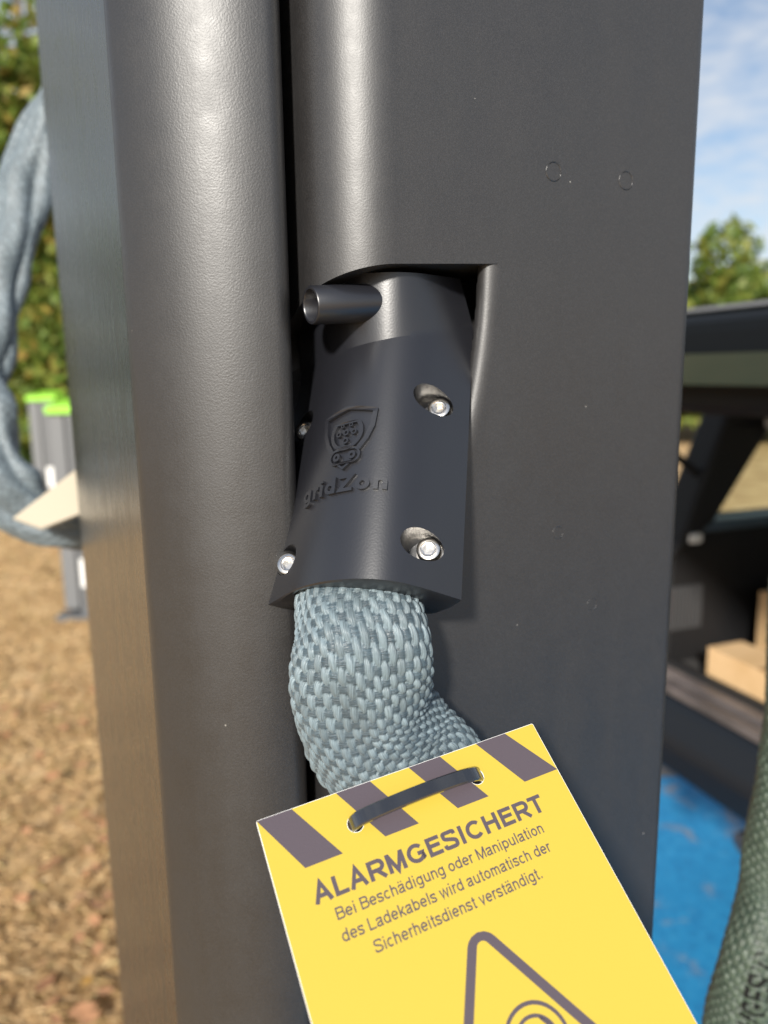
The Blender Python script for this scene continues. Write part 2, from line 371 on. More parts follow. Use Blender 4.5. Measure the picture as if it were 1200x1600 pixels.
def leaf_verts(c, r, yaw, tilt, curl):
    pts = [(0, -1), (.45, -.5), (.6, .1), (.3, .65), (0, 1), (-.3, .65), (-.6, .1), (-.45, -.5), (0, 0)]
    out = []
    for x, y in pts:
        z = curl * (x * x + .5 * y * y) + tilt * x
        out.append((c[0] + r * (x * cos(yaw) - y * sin(yaw)), c[1] + r * (x * sin(yaw) + y * cos(yaw)), c[2] + r * z))
    return out, [(8, i, (i + 1) % 8) for i in range(8)]
for k in range(60):                                    # the nearest leaves one by one
    y = 1.5 + 2.4 * random.random() ** 1.3; x = -y * random.uniform(.28, .54)
    v, f = leaf_verts((x, y, random.uniform(.02, .045)), random.uniform(.018, .034), random.uniform(0, 6.3), random.uniform(-.4, .4), random.uniform(.1, .5))
    tag(obj('fallen_leaf', v, f, M_LEAF, loc=(x, y, 0)), 'curled orange-brown fallen leaf lying on the dry grass', 'leaf', 'fallen leaves on the dry grass')
mb = MB()
for k in range(420):
    y = 1.2 + 10 * random.random() ** 1.1; x = -y * random.uniform(-.05, .95)
    if x > -.2: continue
    v, f = leaf_verts((x, y, random.uniform(.015, .05)), random.uniform(.015, .035), random.uniform(0, 6.3), random.uniform(-.5, .5), random.uniform(.1, .5)); mb.add(v, f)
tag(mb.obj('leaf_litter', M_LEAF), 'scatter of brown leaves farther out on the grass', kind='stuff')

# ------------------------------------------------------------------ charging pillar
YAW = rad(25)
nF = V(sin(YAW), -cos(YAW), 0); tF = V(cos(YAW), sin(YAW), 0)        # front face normal, direction to the right along it
nG = V(-cos(YAW), -sin(YAW), 0)                                     # narrow return face to the left
Z0, Z1 = 0.03, 1.92
pillar = root('charging_pillar', (-.02, .35, 0), 'tall dark grey plastic charging pillar with rounded edges and a recessed cable outlet', 'charging pillar')

# cable axis frame (outlet and clamp)
TAU, PSI = rad(32), rad(10)
o_ = V(-sin(PSI), -cos(PSI), 0); z_ = V(0, 0, 1)
A_ = -z_ * cos(TAU) + o_ * sin(TAU); N_ = z_ * sin(TAU) + o_ * cos(TAU); Lx = np.cross(N_, A_)
KS = 1.09
O_ = at(570, 925, .205 * KS)
def lan(l, a, n): return O_ + (Lx * l + A_ * a + N_ * n) * .001 * KS      # millimetres in the clamp frame

# front cover profile in plan: return face, rounded corner, front face, right edge
RR = .022; Tpt = V(.0048, .2395); nF2, nG2, tF2 = nF[:2], nG[:2], tF[:2]
cc = Tpt - nF2 * RR
prof = []
gend = cc + nG2 * RR
for d in (.060, .045, .032, .022, .014, .009, .005, .002): prof.append(gend - nF2 * d)
K = 64
for i in range(K + 1):
    th = (pi / 2) * i / K; prof.append(cc + RR * (nG2 * cos(th) + nF2 * sin(th)))
FW = .1215
for d in list(np.arange(.0005, .052, .0005)) + list(np.linspace(.055, FW - .006, 12)): prof.append(Tpt + tF2 * d)
r2 = .006; c2 = Tpt + tF2 * (FW - r2) - nF2 * r2
for i in range(1, 13):
    th = (pi / 2) * i / 12; prof.append(c2 + r2 * (nF2 * cos(th) + tF2 * sin(th)))
for d in (.05, .12, .2, .30): prof.append(c2 + tF2 * r2 - nF2 * d)
prof = np.array(prof)
# top edge of the outlet recess: a plane through three seen points
p1 = np.append(Tpt, 0) + 0; P1 = onplane(610, 413, p1, nF); P2 = onplane(778, 413, p1, nF)
g3 = np.append(gend, 0); P3 = onplane(480, 462, g3, nG)
pn = np.cross(P2 - P1, P3 - P1); pn /= np.linalg.norm(pn)
def ztop(xy): return P1[2] - (pn[0] * (xy[0] - P1[0]) + pn[1] * (xy[1] - P1[1])) / pn[2]
def floor_n(l):                                                     # recess floor: a shallow elliptical trough along the cable
    x = abs(l + 4.0)
    if x < 20: return -20.0
    if x < 37.6: return -20 + 32 * (1 - math.sqrt(1 - ((x - 20) / 17.7) ** 2))
    return 8.6 + (x - 37.6) * 14
zb0, nb = 1.415, 230
cols = []
for xy in prof:
    zt = ztop(xy); zt = min(max(zt, 1.47), 1.56)
    zz = list(np.linspace(Z0, zb0, 14)[:-1]) + list(np.linspace(zb0, zt, nb)) + [zt + .0002, zt + .0007, zt + .0015, zt + .004] + list(np.linspace(zt + .02, Z1, 10))
    cols.append([V(xy[0], xy[1], z) for z in zz])
nr = len(cols[0]); jt = 13 + nb - 1
verts = np.array(cols)
LAN = np.stack([((verts - O_) * 1000 / KS) @ Lx, ((verts - O_) * 1000 / KS) @ N_], -1)
DD = np.array([[LAN[i, j, 1] - floor_n(LAN[i, j, 0]) for j in range(nr)] for i in range(len(prof))])
LIP = 7.0
for j in range(13, jt + 1):
    ins = np.where(DD[:, j] > 0)[0]
    if not len(ins): continue
    i1 = ins[-1]; f = DD[i1, j] / (DD[i1, j] - DD[i1 + 1, j]); lip = LAN[i1, j, 0] * (1 - f) + LAN[i1 + 1, j, 0] * f
    i0 = ins[0]; f = DD[i0, j] / (DD[i0, j] - DD[i0 - 1, j]) if i0 else 0; lip0 = LAN[i0, j, 0] * (1 - f) + LAN[max(i0 - 1, 0), j, 0] * f
    for i in ins:
        d = DD[i, j]
        for tt_, R_ in ((lip - LAN[i, j, 0], LIP), (LAN[i, j, 0] - lip0, 1.6)):
            if 0 <= tt_ < R_: d = min(d, 1.0 * (R_ - math.sqrt(R_ * R_ - tt_ * tt_)))
        verts[i, j] -= o_ * d * .001 * KS / cos(TAU)
nc = len(prof)
idx = np.arange(nc * nr).reshape(nc, nr)
faces = np.stack([idx[:-1, :-1], idx[1:, :-1], idx[1:, 1:], idx[:-1, 1:]], -1).reshape(-1, 4)
fc = obj('front_cover', verts.reshape(-1, 3), faces, M_FINE, pillar, smooth=40)

# corner cover: gently bulged column left of the groove, rounded into the long side
B = V(-.0318, .240); sw, AZ1 = .0475, 20
nrm = lambda az: V(sin(az), -cos(az))
lp = []
r3 = .0055; cB = B - nrm(rad(AZ1)) * r3
for d in (.10, .05, .02): lp.append(cB + r3 * nrm(rad(115)) - d * nrm(rad(25)))
for az in np.linspace(115, AZ1, 16): lp.append(cB + r3 * nrm(rad(az)))
cL = B - nrm(rad(AZ1)) * sw
for az in np.linspace(AZ1, -38, 48)[1:]: lp.append(cL + sw * nrm(rad(az)))
r4 = .010; cS = lp[-1] - nrm(rad(-38)) * r4
for az in np.linspace(-38, -65, 12)[1:]: lp.append(cS + r4 * nrm(rad(az)))
Ecorner = lp[-1].copy(); lp.append(lp[-1] - nF2 * .004)
zs = [Z0, .5, 1.0, 1.3, 1.5, 1.7, Z1]
lp = np.array(lp); idx = np.arange(len(lp) * len(zs)).reshape(len(lp), len(zs))
vv = np.array([[V(p[0], p[1], z) for z in zs] for p in lp]).reshape(-1, 3)
obj('corner_cover', vv, np.stack([idx[:-1, :-1], idx[:-1, 1:], idx[1:, 1:], idx[1:, :-1]], -1).reshape(-1, 4), M_GRAIN, pillar, smooth=50)
# long satin side panel with a clipped upper rear corner
uF = 1 / .4026
e = Ecorner - nF2 * .0035
tt = (-.4026 * e[1] - e[0]) / ((-nF2[0]) + .4026 * (-nF2[1])) if False else None
def back(u):                                           # distance along the side at which bearing u is reached
    d = -nF2; return (u * e[1] - e[0]) / (d[0] - u * d[1])
tD = back(-.4026)
sp = [(0, Z0), (tD, Z0), (tD, 1.70)] + [(tD - .16 * (1 - cos(a)), 1.70 + .16 * sin(a)) for a in np.linspace(.12, pi / 2, 12)] + [(0, 1.86 + .06)]
mb = MB(); mb.prism([V(e[0] - nF2[0] * t_, e[1] - nF2[1] * t_, z) for t_, z in sp], np.append(-nG2 * .006, 0))
obj('side_panel', mb.v, mb.f, M_SATIN, pillar, smooth=30)
# back and inside of the groove, cap and foot
mb = MB()
bk = e - nF2 * (tD - .004); rb = c2 + tF2 * r2 - nF2 * .30
mb.box(np.append(bk - nG2 * .006, Z0), np.append(rb - nF2 * 0 - bk + nG2 * .012, 0), np.append(nF2 * .01, 0), (0, 0, 1.66)); mb.obj('back_panel', M_SATIN, pillar)
mb = MB()
gi = gend - nF2 * .055
mb.box(np.append(gi - nG2 * -.03, Z0), np.append(-nG2 * .05, 0), np.append(-nF2 * .02, 0), (0, 0, 1.8)); mb.obj('groove_seal', M_RUB, pillar)
mb = MB(); mb.box(V(-.20, .22, .010), V(.30, .14, 0), V(-.14, .30, 0), (0, 0, .02)); mb.obj('foot_plate', mat('dark_steel_plate', (.06, .06, .06), .5, .6), pillar)
# moulded rings on the front
for (x, y) in ((865, 268), (978, 282), (925, 944), (872, 832)):
    c = onplane(x, y, p1, nF); mb = MB(); big = y < 400
    rr_ = .0029 if big else .0022
    pts = [c + rr_ * (tF * cos(a) + z_ * sin(a)) + nF * (-.00006 if big else -.00012) for a in np.linspace(0, 2 * pi, 33)]
    mb.tube(pts, (.00026 if big else .0002), 6, False); mb.obj('moulded_ring', M_FINE, pillar, 60)

# ------------------------------------------------------------------ cable clamp
clamp = root('cable_clamp', tuple(O_), 'black moulded clamp cover with embossed shield emblem and four screws round the cable', 'cable clamp')
fp = np.array([(-32.2, -17.9), (-18.4, 1.7), (-10.2, 8.7), (-4.6, 11.5), (.7, 13.0), (5.6, 13.2), (9.5, 11.9), (13.3, 9.2), (16.1, 6.2), (25.4, -4.4)])
ls = np.interp(np.linspace(0, 1, 141), np.concatenate([[0], np.cumsum(np.hypot(*np.diff(fp, axis=0).T))]) / np.sum(np.hypot(*np.diff(fp, axis=0).T)), fp[:, 0])
ns = np.interp(ls, fp[:, 0], fp[:, 1])
for k in range(120):                                   # soften the knees, keep the flanks straight
    ns[1:-1] = .25 * ns[:-2] + .5 * ns[1:-1] + .25 * ns[2:]; ls[1:-1] = .25 * ls[:-2] + .5 * ls[1:-1] + .25 * ls[2:]
arc = np.concatenate([[0], np.cumsum(np.hypot(np.diff(ls), np.diff(ns)))])
def arc_of(l): return float(np.interp(l, ls, arc))
def surf(s, a, h):                                     # point on the hump at arc length s, lifted by h
    l = np.interp(s, arc, ls); n = np.interp(s, arc, ns)
    dl = np.interp(s + .4, arc, ls) - np.interp(s - .4, arc, ls); dn = np.interp(s + .4, arc, ns) - np.interp(s - .4, arc, ns)
    q = math.hypot(dl, dn); return lan(l - dn / q * h, a, n + dl / q * h)
br = np.array([(-32.2, -79), (-29.5, -76.5), (-22, -73), (-15, -71), (-6, -70.2), (1.6, -70.6), (8.8, -72.5), (13, -75), (18.6, -79.5), (25.9, -86)])
ab = np.interp(ls, br[:, 0], br[:, 1])
for k in range(30): ab[1:-1] = .25 * ab[:-2] + .5 * ab[1:-1] + .25 * ab[2:]
ATOP = -103.0
backs = [(24.6, -7.0), (21.5, -13.5), (17.0, -20.0), (8, -22.5), (-8, -24), (-24.5, -24), (-30.5, -20.5)]   # rear loop, right to left
np_ = len(ls) + len(backs)
rings = []
nA = 40
for k in range(nA + 1):                                # from the rim up to the break
    f = k / nA
    rings.append([lan(l, ab[i] * f, n) for i, (l, n) in enumerate(zip(ls, ns))] + [lan(l, -83 * f, n) for l, n in backs])
nT = 14
def pix(P):
    q = RCn.T @ (P - CAM); return 600 - FPX * q[0] / q[2], 800 + FPX * q[1] / q[2]
nose = lan(1, -70.6, 13); rr0 = ray(600, 425); zhead = H + rr0[2] / rr0[1] * (nose[1] + .001)
for k in range(1, nT + 1):                             # upright head, in line with the pillar, cut level on top
    f = k / nT
    def lift(P, l):
        tp = .0042 * f * max(0, (l - 6) / 19.4)
        return V(P[0] - Lx[0] * tp, P[1] - Lx[1] * tp + .0015 * f, P[2] + (zhead - P[2]) * f)
    rings.append([lift(lan(l, ab[i], n), l) for i, (l, n) in enumerate(zip(ls, ns))] + [lift(lan(l, -83, n), l) for l, n in backs])
vs = [q for r_ in rings for q in r_]; fs = []
for k in range(len(rings) - 1):
    for i in range(np_): fs.append((k * np_ + i, k * np_ + (i + 1) % np_, (k + 1) * np_ + (i + 1) % np_, (k + 1) * np_ + i))
fs.append(tuple((len(rings) - 1) * np_ + i for i in range(np_)))
# open mouth at the bottom: rim, bevel inwards, throat
allp = np.array(list(zip(ls, ns)) + backs)
def inner(th, dl): # offset loop: shrink towards the cable centre
    out = []
    for (l, n) in allp:
        ang = math.atan2((n + 7.5) / 14.0, (l + 4) / 19.0)
        out.append((-4 + 17.2 * cos(ang), -7.5 + 12.6 * sin(ang)))
    return out
inl = inner(0, 0)
b0 = len(vs)
mid = [lan(.86 * p[0] + .14 * q[0], .35, .86 * p[1] + .14 * q[1]) for p, q in zip(allp, inl)]
vs += mid; vs += [lan(q[0], .2, q[1]) for q in inl]; vs += [lan(q[0], -6, q[1]) for q in inl]
seq = [0, b0, b0 + np_, b0 + 2 * np_]
for s0, s1 in zip(seq[:-1], seq[1:]):
    for i in range(np_): fs.append((s0 + (i + 1) % np_, s0 + i, s1 + i, s1 + (i + 1) % np_))
fs.append(tuple(b0 + 2 * np_ + i for i in range(np_))[::-1])
shell = obj('shell', vs, fs, M_CLAMP, clamp)
def solid(o):
    bm = bmesh.new(); bm.from_mesh(o.data); bmesh.ops.recalc_face_normals(bm, faces=bm.faces)
    if bm.calc_volume(signed=True) < 0: bmesh.ops.reverse_faces(bm, faces=bm.faces)
    bm.to_mesh(o.data); bm.free()
solid(shell)
HOLES = [(15.9, -54.8, -4.5), (15.4, -11.6, -4.0), (-25.4, -54.0, -16), (-25.4, -10.9, -16)]
def cyl(l, a, n0, n1, rl, ra, k=40):
    lo = [lan(l + rl * cos(2 * pi * i / k), a + ra * sin(2 * pi * i / k), n0) for i in range(k)]
    m = MB(); m.prism(lo, N_ * (n1 - n0) * .001); return m
def measure(me):
    bm = bmesh.new(); bm.from_mesh(me); r_ = (bm.calc_volume(signed=True), sum(1 for e in bm.edges if len(e.link_faces) != 2)); bm.free(); return r_
for (l, a, n0) in HOLES:                               # bore one at a time; retry with a hair's shift until the cut is clean
    done = False; v0, _ = measure(shell.data)
    for solver, self_, dl_ in [('EXACT', False, 0), ('EXACT', True, 0)] + [(sv, True, d_) for d_ in (.03, -.04, .07, -.08, .11, .16, -.15) for sv in ('FAST', 'EXACT')]:
        c_ = cyl(l + dl_, a + dl_ * .6, n0, 32, 5.2 if l > 0 else 4.5, 4.3, 40)
        cutter = obj('cutter', c_.v, c_.f, None); solid(cutter); vc = measure(cutter.data)[0]
        md = shell.modifiers.new('b', 'BOOLEAN'); md.operation = 'DIFFERENCE'; md.solver = solver; md.object = cutter
        if solver == 'EXACT': md.use_self = self_
        dg = bpy.context.evaluated_depsgraph_get()
        new = bpy.data.meshes.new_from_object(shell.evaluated_get(dg)); shell.modifiers.clear(); bpy.data.objects.remove(cutter)
        v1, op = measure(new)
        done = .08 * vc < v0 - v1 < .6 * vc and op == 0
        if done: old = shell.data; shell.data = new; bpy.data.meshes.remove(old); break
        bpy.data.meshes.remove(new)
    print('bore', l, a, done, solver, dl_)
shell.data.name = 'shell'; shade(shell.data, 24)
assert len(shell.data.polygons) > 1000
if not shell.data.materials: shell.data.materials.append(M_CLAMP)
# socket screws at the bottom of the counterbores
for (l, a, n0) in HOLES:
    right = l > 0
    sl, sa = (l + 1.0, a - .6) if right else (l + .3, a + .8)
    top = n0 + (5.2 if right else 7.0)
    k = 28; m = MB(); rO, rI = 3.25, 1.6
    prof_s = [(rO, n0 - .5), (rO, top - .5), (rO - .15, top - .18), (rO - .5, top), (2.15, top), (1.95, top - .2)]
    R0 = []
    for (r_, n) in prof_s: R0.append([lan(sl + r_ * cos(2 * pi * i / k), sa + r_ * sin(2 * pi * i / k), n) for i in range(k)])
    hexa = lambda i: 1.62 / cos(((2 * pi * i / k) % (pi / 3)) - pi / 6) * .93
    for n in (top - .25, top - 2.2): R0.append([lan(sl + hexa(i) * cos(2 * pi * i / k), sa + hexa(i) * sin(2 * pi * i / k), n) for i in range(k)])
    vs = [q for r_ in R0 for q in r_]; fs = []
    for q in range(len(R0) - 1):
        for i in range(k): fs.append((q * k + i, q * k + (i + 1) % k, (q + 1) * k + (i + 1) % k, (q + 1) * k + i))
    fs.append(tuple((len(R0) - 1) * k + i for i in range(k)))
    scr = obj('screw', vs, fs, M_STEEL, clamp, smooth=35)
    # flat washer under the head
    m = MB(); m.prism([lan(sl + 3.7 * cos(2 * pi * i / k), sa + 3.7 * sin(2 * pi * i / k), n0 + .05) for i in range(k)], N_ * .0007)
    obj('washer', m.v, m.f, M_STEEL, scr, smooth=35)
# side spout near the top left, bored open
from mathutils.bvhtree import BVHTree
_b = base_of(shell); bvh = BVHTree.FromPolygons([tuple(np.array(v.co) + _b) for v in shell.data.vertices], [tuple(p.vertices) for p in shell.data.polygons])
dv = Vector(ray(563, 474)); hit_ = bvh.ray_cast(Vector(CAM), dv.normalized())
rt = np.array(hit_[0]); dr = float(np.dot(rt - CAM, ray(563, 474)) / np.dot(ray(563, 474), ray(563, 474)))
tip = at(485, 477, dr - .0085)
ax = tip - rt; ax /= np.linalg.norm(ax); x1 = np.cross(ax, z_); x1 /= np.linalg.norm(x1); y1 = np.cross(x1, ax)
r0 = .0053 * KS; k = 40; R0 = []
for (s_, r_) in ((-.016, r0 * 1.02), (0, r0 * 1.01), (np.linalg.norm(tip - rt) - .0004, r0), (np.linalg.norm(tip - rt), r0 - .0003), (np.linalg.norm(tip - rt), r0 - .0010), (np.linalg.norm(tip - rt) - .0004, r0 - .0013), (np.linalg.norm(tip - rt) - .013, r0 - .0017)):
    R0.append([rt + ax * s_ + r_ * (x1 * cos(2 * pi * i / k) + y1 * sin(2 * pi * i / k)) for i in range(k)])
vs = [q for r_ in R0 for q in r_]; fs = [(q * k + i, q * k + (i + 1) % k, (q + 1) * k + (i + 1) % k, (q + 1) * k + i) for q in range(len(R0) - 1) for i in range(k)]
fs += [tuple(range(k))[::-1], tuple((len(R0) - 1) * k + i for i in range(k))]
obj('spout', vs, fs, M_CLAMP, clamp, smooth=40)
# embossed emblem and lettering, wrapped round the hump
def emboss(name, v, f, sx, parent, h=1.0):
    out = []
    zmax = max(v[:, 2])
    for p in v: out.append(surf(sx + p[0], -p[1], h + p[2] * .5 - .15 if p[2] > 0 else -.25))
    return obj(name, out, f, M_CLAMP, parent, smooth=30)
s_c = arc_of(-6.6); EB = 30.9                          # emblem centre line and its lower tip (mm above the rim)
em = lambda pts: [(x, y + EB) for x, y in pts]
def sub(loops, nm): 
    v, f = flat([dense(em(l), .35) for l in loops], .3); return emboss(nm, v, f, s_c, clamp)
sh_o = [(0, 19.3), (8.9, 17.4), (8.4, 12.0), (6.9, 8.2), (4.6, 5.4)]
sh_i = [(3.6, 6.1), (5.7, 8.7), (7.1, 12.2), (7.5, 16.4), (0, 18.1)]
mir = lambda p: [(-x, y) for x, y in p][::-1]
shield = [(0, 19.3), (8.9, 17.4), (8.4, 12.0), (6.9, 8.2), (4.8, 5.2), (3.7, 6.0), (5.7, 8.7), (7.1, 12.2), (7.55, 16.5), (0, 18.1),
          (-7.55, 16.5), (-7.1, 12.2), (-5.7, 8.7), (-3.7, 6.0), (-4.8, 5.2), (-6.9, 8.2), (-8.4, 12.0), (-8.9, 17.4)]
sub([shield], 'emblem_shield')
def plug(r): return [(r * cos(a), 10.9 + r * sin(a)) for a in np.linspace(rad(140), rad(400), 40)]
sub([plug(5.3), plug(4.2)], 'emblem_ring')
for (x, y, r) in ((-1.4, 13.2, .62), (1.4, 13.2, .62), (-2.5, 10.9, .85), (0, 11.0, .9), (2.5, 10.9, .85), (0, 8.5, .95)):
    sub([circ(x, y, r, 20), circ(x, y, r * .5, 14)], 'emblem_pin')
pill = lambda w, h: [(w + h * cos(a), 3.9 + h * sin(a)) for a in np.linspace(-pi / 2, pi / 2, 14)] + [(-w + h * cos(a), 3.9 + h * sin(a)) for a in np.linspace(pi / 2, 3 * pi / 2, 14)]
sub([pill(2.7, 2.35), pill(2.7, 1.75)], 'emblem_bar')
for x in (-2.5, 2.5): sub([circ(x, 3.9, 1.2, 22), circ(x, 3.9, .45, 12)], 'emblem_pin')
sub([[(-2.0, 1.35), (0, -.2), (2.0, 1.35), (1.1, 1.35), (0, .55), (-1.1, 1.35)]], 'emblem_tip')
v, f = lettering('gridZon', .3, .205, .11)
x0, x1_ = v[:, 0].min(), v[:, 0].max(); zh = 1.0
sx0, sx1 = arc_of(-18.9), arc_of(5.9)
v2 = v.copy(); v2[:, 0] = (v[:, 0] - x0) / (x1_ - x0) * (sx1 - sx0); v2[:, 1] = v[:, 1] / zh * 4.7 + 24.2
emboss('lettering', v2, f, sx0, clamp)

# ------------------------------------------------------------------ woven cable sleeves
def spline(P, n):
    P = np.array(P, float); t = np.concatenate([[0], np.cumsum(np.linalg.norm(np.diff(P[:, :3], axis=0), axis=1))]); t /= t[-1]
    tt = np.linspace(0, 1, n); m = np.gradient(P, t, axis=0)
    out = np.zeros((n, P.shape[1]))
    i = np.clip(np.searchsorted(t, tt) - 1, 0, len(t) - 2); h = (t[i + 1] - t[i])[:, None]; x = ((tt - t[i]) / (t[i + 1] - t[i]))[:, None]
    out = (2 * x**3 - 3 * x**2 + 1) * P[i] + (x**3 - 2 * x**2 + x) * h * m[i] + (-2 * x**3 + 3 * x**2) * P[i + 1] + (x**3 - x**2) * h * m[i + 1]
    return out
def fabric(name, c_warp, c_weft, dirt):
    m = mat(name, c_warp, .40); t, b = nodes(m)
    b.inputs['Sheen Weight'].default_value = .08; b.inputs['Sheen Roughness'].default_value = .4
    at1 = N(t, 'ShaderNodeAttribute', attribute_name='weft'); at2 = N(t, 'ShaderNodeAttribute', attribute_name='cell')
    uv = N(t, 'ShaderNodeUVMap')
    m1 = N(t, 'ShaderNodeMapping', {0: uv.outputs[0], 'Scale': (9.0, .55, 1)}); m2 = N(t, 'ShaderNodeMapping', {0: uv.outputs[0], 'Scale': (.55, 9.0, 1)})
    f1 = N(t, 'ShaderNodeTexNoise', {'Vector': m1.outputs[0], 'Scale': 1.0, 'Detail': 3.0, 'Roughness': .6, 'Distortion': .5})
    f2 = N(t, 'ShaderNodeTexNoise', {'Vector': m2.outputs[0], 'Scale': 1.0, 'Detail': 3.0, 'Roughness': .6, 'Distortion': .5})
    mx = N(t, 'ShaderNodeMix', {'Factor': at1.outputs['Fac'], 2: f1.outputs['Fac'], 3: f2.outputs['Fac']}, data_type='FLOAT')
    col = N(t, 'ShaderNodeMix', {'Factor': at1.outputs['Fac'], 6: (*c_warp, 1), 7: (*c_weft, 1)}, data_type='RGBA')
    v1 = N(t, 'ShaderNodeMapRange', {'Value': mx.outputs[0], 'From Min': .3, 'From Max': .7, 'To Min': .62, 'To Max': 1.25})
    v2 = N(t, 'ShaderNodeMapRange', {'Value': at2.outputs['Fac'], 'To Min': .80, 'To Max': 1.15})
    v3 = N(t, 'ShaderNodeMath', {0: v1.outputs[0], 1: v2.outputs[0]}, operation='MULTIPLY')
    hs = N(t, 'ShaderNodeHueSaturation', {'Color': col.outputs[2], 'Value': v3.outputs[0]})
    t.links.new(hs.outputs[0], b.inputs['Base Color'])
    bp = N(t, 'ShaderNodeBump', {'Height': mx.outputs[0], 'Distance': .0005, 'Strength': .8}); t.links.new(bp.outputs[0], b.inputs['Normal'])
    return m
def sleeve(name, path, ncol, pitch, per, m, parent, amp=.00055, lump=.0008, seed=1, face=None, fold=None):
    """path rows: x, y, z, half width, half thickness; a plain weave of raised warp and weft yarns"""
    r = np.random.default_rng(seed)
    L = np.sum(np.linalg.norm(np.diff(np.array(path)[:, :3], axis=0), axis=1)); nrow = int(L / pitch)
    n = nrow * per; Q = spline(path, n); C = Q[:, :3]
    T = np.gradient(C, axis=0); T /= np.linalg.norm(T, axis=1)[:, None]
    face = V(0, -1, 0) if face is None else face
    X = np.cross(np.tile(face, (n, 1)), T); X /= np.linalg.norm(X, axis=1)[:, None]; Y = np.cross(T, X)     # Y points to the viewer side
    k = ncol * per; th = np.linspace(0, 2 * pi, k, endpoint=False)
    cu = th / (2 * pi) * ncol; row = np.arange(n) / per
    CU, RW = np.meshgrid(cu, row)
    ph = [r.uniform(0, 6.28) for _ in range(6)]
    def wob(A, Bc, f1, f2, p): return np.sin(A * 2 * pi * f1 / ncol + p) * np.sin(Bc * f2 + p * 1.7)
    RW2 = RW + .55 * wob(CU, RW, 2, .21, ph[0]) + .25 * wob(CU, RW, 5, .35, ph[1])
    CU2 = CU + .40 * np.sin(RW * .33 + ph[2] + np.sin(CU / ncol * 12.57)) * .6
    ci = np.round(CU2).astype(int); ri = np.round(RW2).astype(int)
    jit = r.uniform(-1, 1, (nrow + 12, ncol * 2 + 12))
    x = CU2 - ci; y = RW2 - ri
    odd = (ci + ri) % 2 != 0
    ye = np.where(odd, np.where(y > 0, y - 1, y + 1), y); rf = np.where(odd, np.where(y > 0, ri + 1, ri - 1), ri)      # nearest raised warp float in this column
    xo = np.where(odd, x, np.where(x > 0, x - 1, x + 1)); cf = np.where(odd, ci, np.where(x > 0, ci + 1, ci - 1))      # nearest raised weft float in this row
    jw = jit[np.clip(rf + 4, 0, nrow + 11), (ci % ncol) + 2]; jf = jit[np.clip(ri + 4, 0, nrow + 11), (cf % ncol) + 1 + ncol // 2]
    xs = x + .13 * ye * (1 + jw)                       # yarns lie slightly slanted
    warp = 1.55 * (1 + .13 * jw) * np.sqrt(np.clip(1 - (xs / .54) ** 2 - (ye / .74) ** 2, 0, 1))
    weft = .85 * (1 + .15 * jf) * np.sqrt(np.clip(1 - (y / .50) ** 2 - (xo / .72) ** 2, 0, 1))
    hgt = np.maximum(warp, weft) - .45; isw = (weft > warp).astype(float); J = np.where(isw > 0, jf, jw)
    thg = np.tile(th, (n, 1)); a = Q[:, 3][:, None]; bb = Q[:, 4][:, None]
    lum = lump * (np.sin(2 * thg + .18 * RW + ph[3]) + np.sin(3 * thg - .27 * RW + ph[4]) + .7 * np.sin(5 * thg + .4 * RW + ph[5]))
    if fold is not None: lum = lum + fold(thg, RW / nrow)
    rad_ = amp * hgt + lum
    nx = np.cos(thg) / a; ny = np.sin(thg) / bb; q = np.hypot(nx, ny); nx, ny = nx / q, ny / q
    px_ = a * np.cos(thg) + nx * rad_; py_ = bb * np.sin(thg) + ny * rad_
    P = C[:, None, :] + px_[..., None] * X[:, None, :] + py_[..., None] * Y[:, None, :]
    idx = np.arange(n * k).reshape(n, k); i2 = np.roll(idx, -1, 1)
    F = np.stack([idx[:-1], i2[:-1], i2[1:], idx[1:]], -1).reshape(-1, 4)
    o = obj(name, P.reshape(-1, 3), F, m, parent)
    me = o.data; me.shade_smooth()
    for nm, arr in (('weft', isw), ('cell', (J + 1) / 2)):
        at_ = me.attributes.new(nm, 'FLOAT', 'POINT'); at_.data.foreach_set('value', arr.astype(np.float32).ravel())
    uvl = me.uv_layers.new(name='UVMap'); li = np.empty(len(me.loops), np.int32); me.loops.foreach_get('vertex_index', li)
    U = np.stack([CU, RW], -1).reshape(-1, 2)[li]; uvl.data.foreach_set('uv', U.astype(np.float32).ravel())
    def place(s, c, h):                                # s along (0..1), c angle, h lift -> world point
        f = s * (n - 1); i = int(min(max(f, 0), n - 2)); w = f - i
        g = lambda arr: arr[i] * (1 - w) + arr[i + 1] * w
        A, Bq = g(Q[:, 3]), g(Q[:, 4]); e = V(cos(c) / A, sin(c) / Bq); e /= np.linalg.norm(e)
        return g(C) + g(X) * (A * cos(c) + e[0] * h) + g(Y) * (Bq * sin(c) + e[1] * h)
    return o, place, L
M_FAB = fabric('blue_grey_weave', (.170, .222, .248), (.062, .092, .112), None)
M_FABL = fabric('weathered_grey_weave', (.165, .205, .225), (.12, .15, .17), None)
M_FABG = fabric('dark_green_weave', (.066, .092, .064), (.044, .066, .048), None)

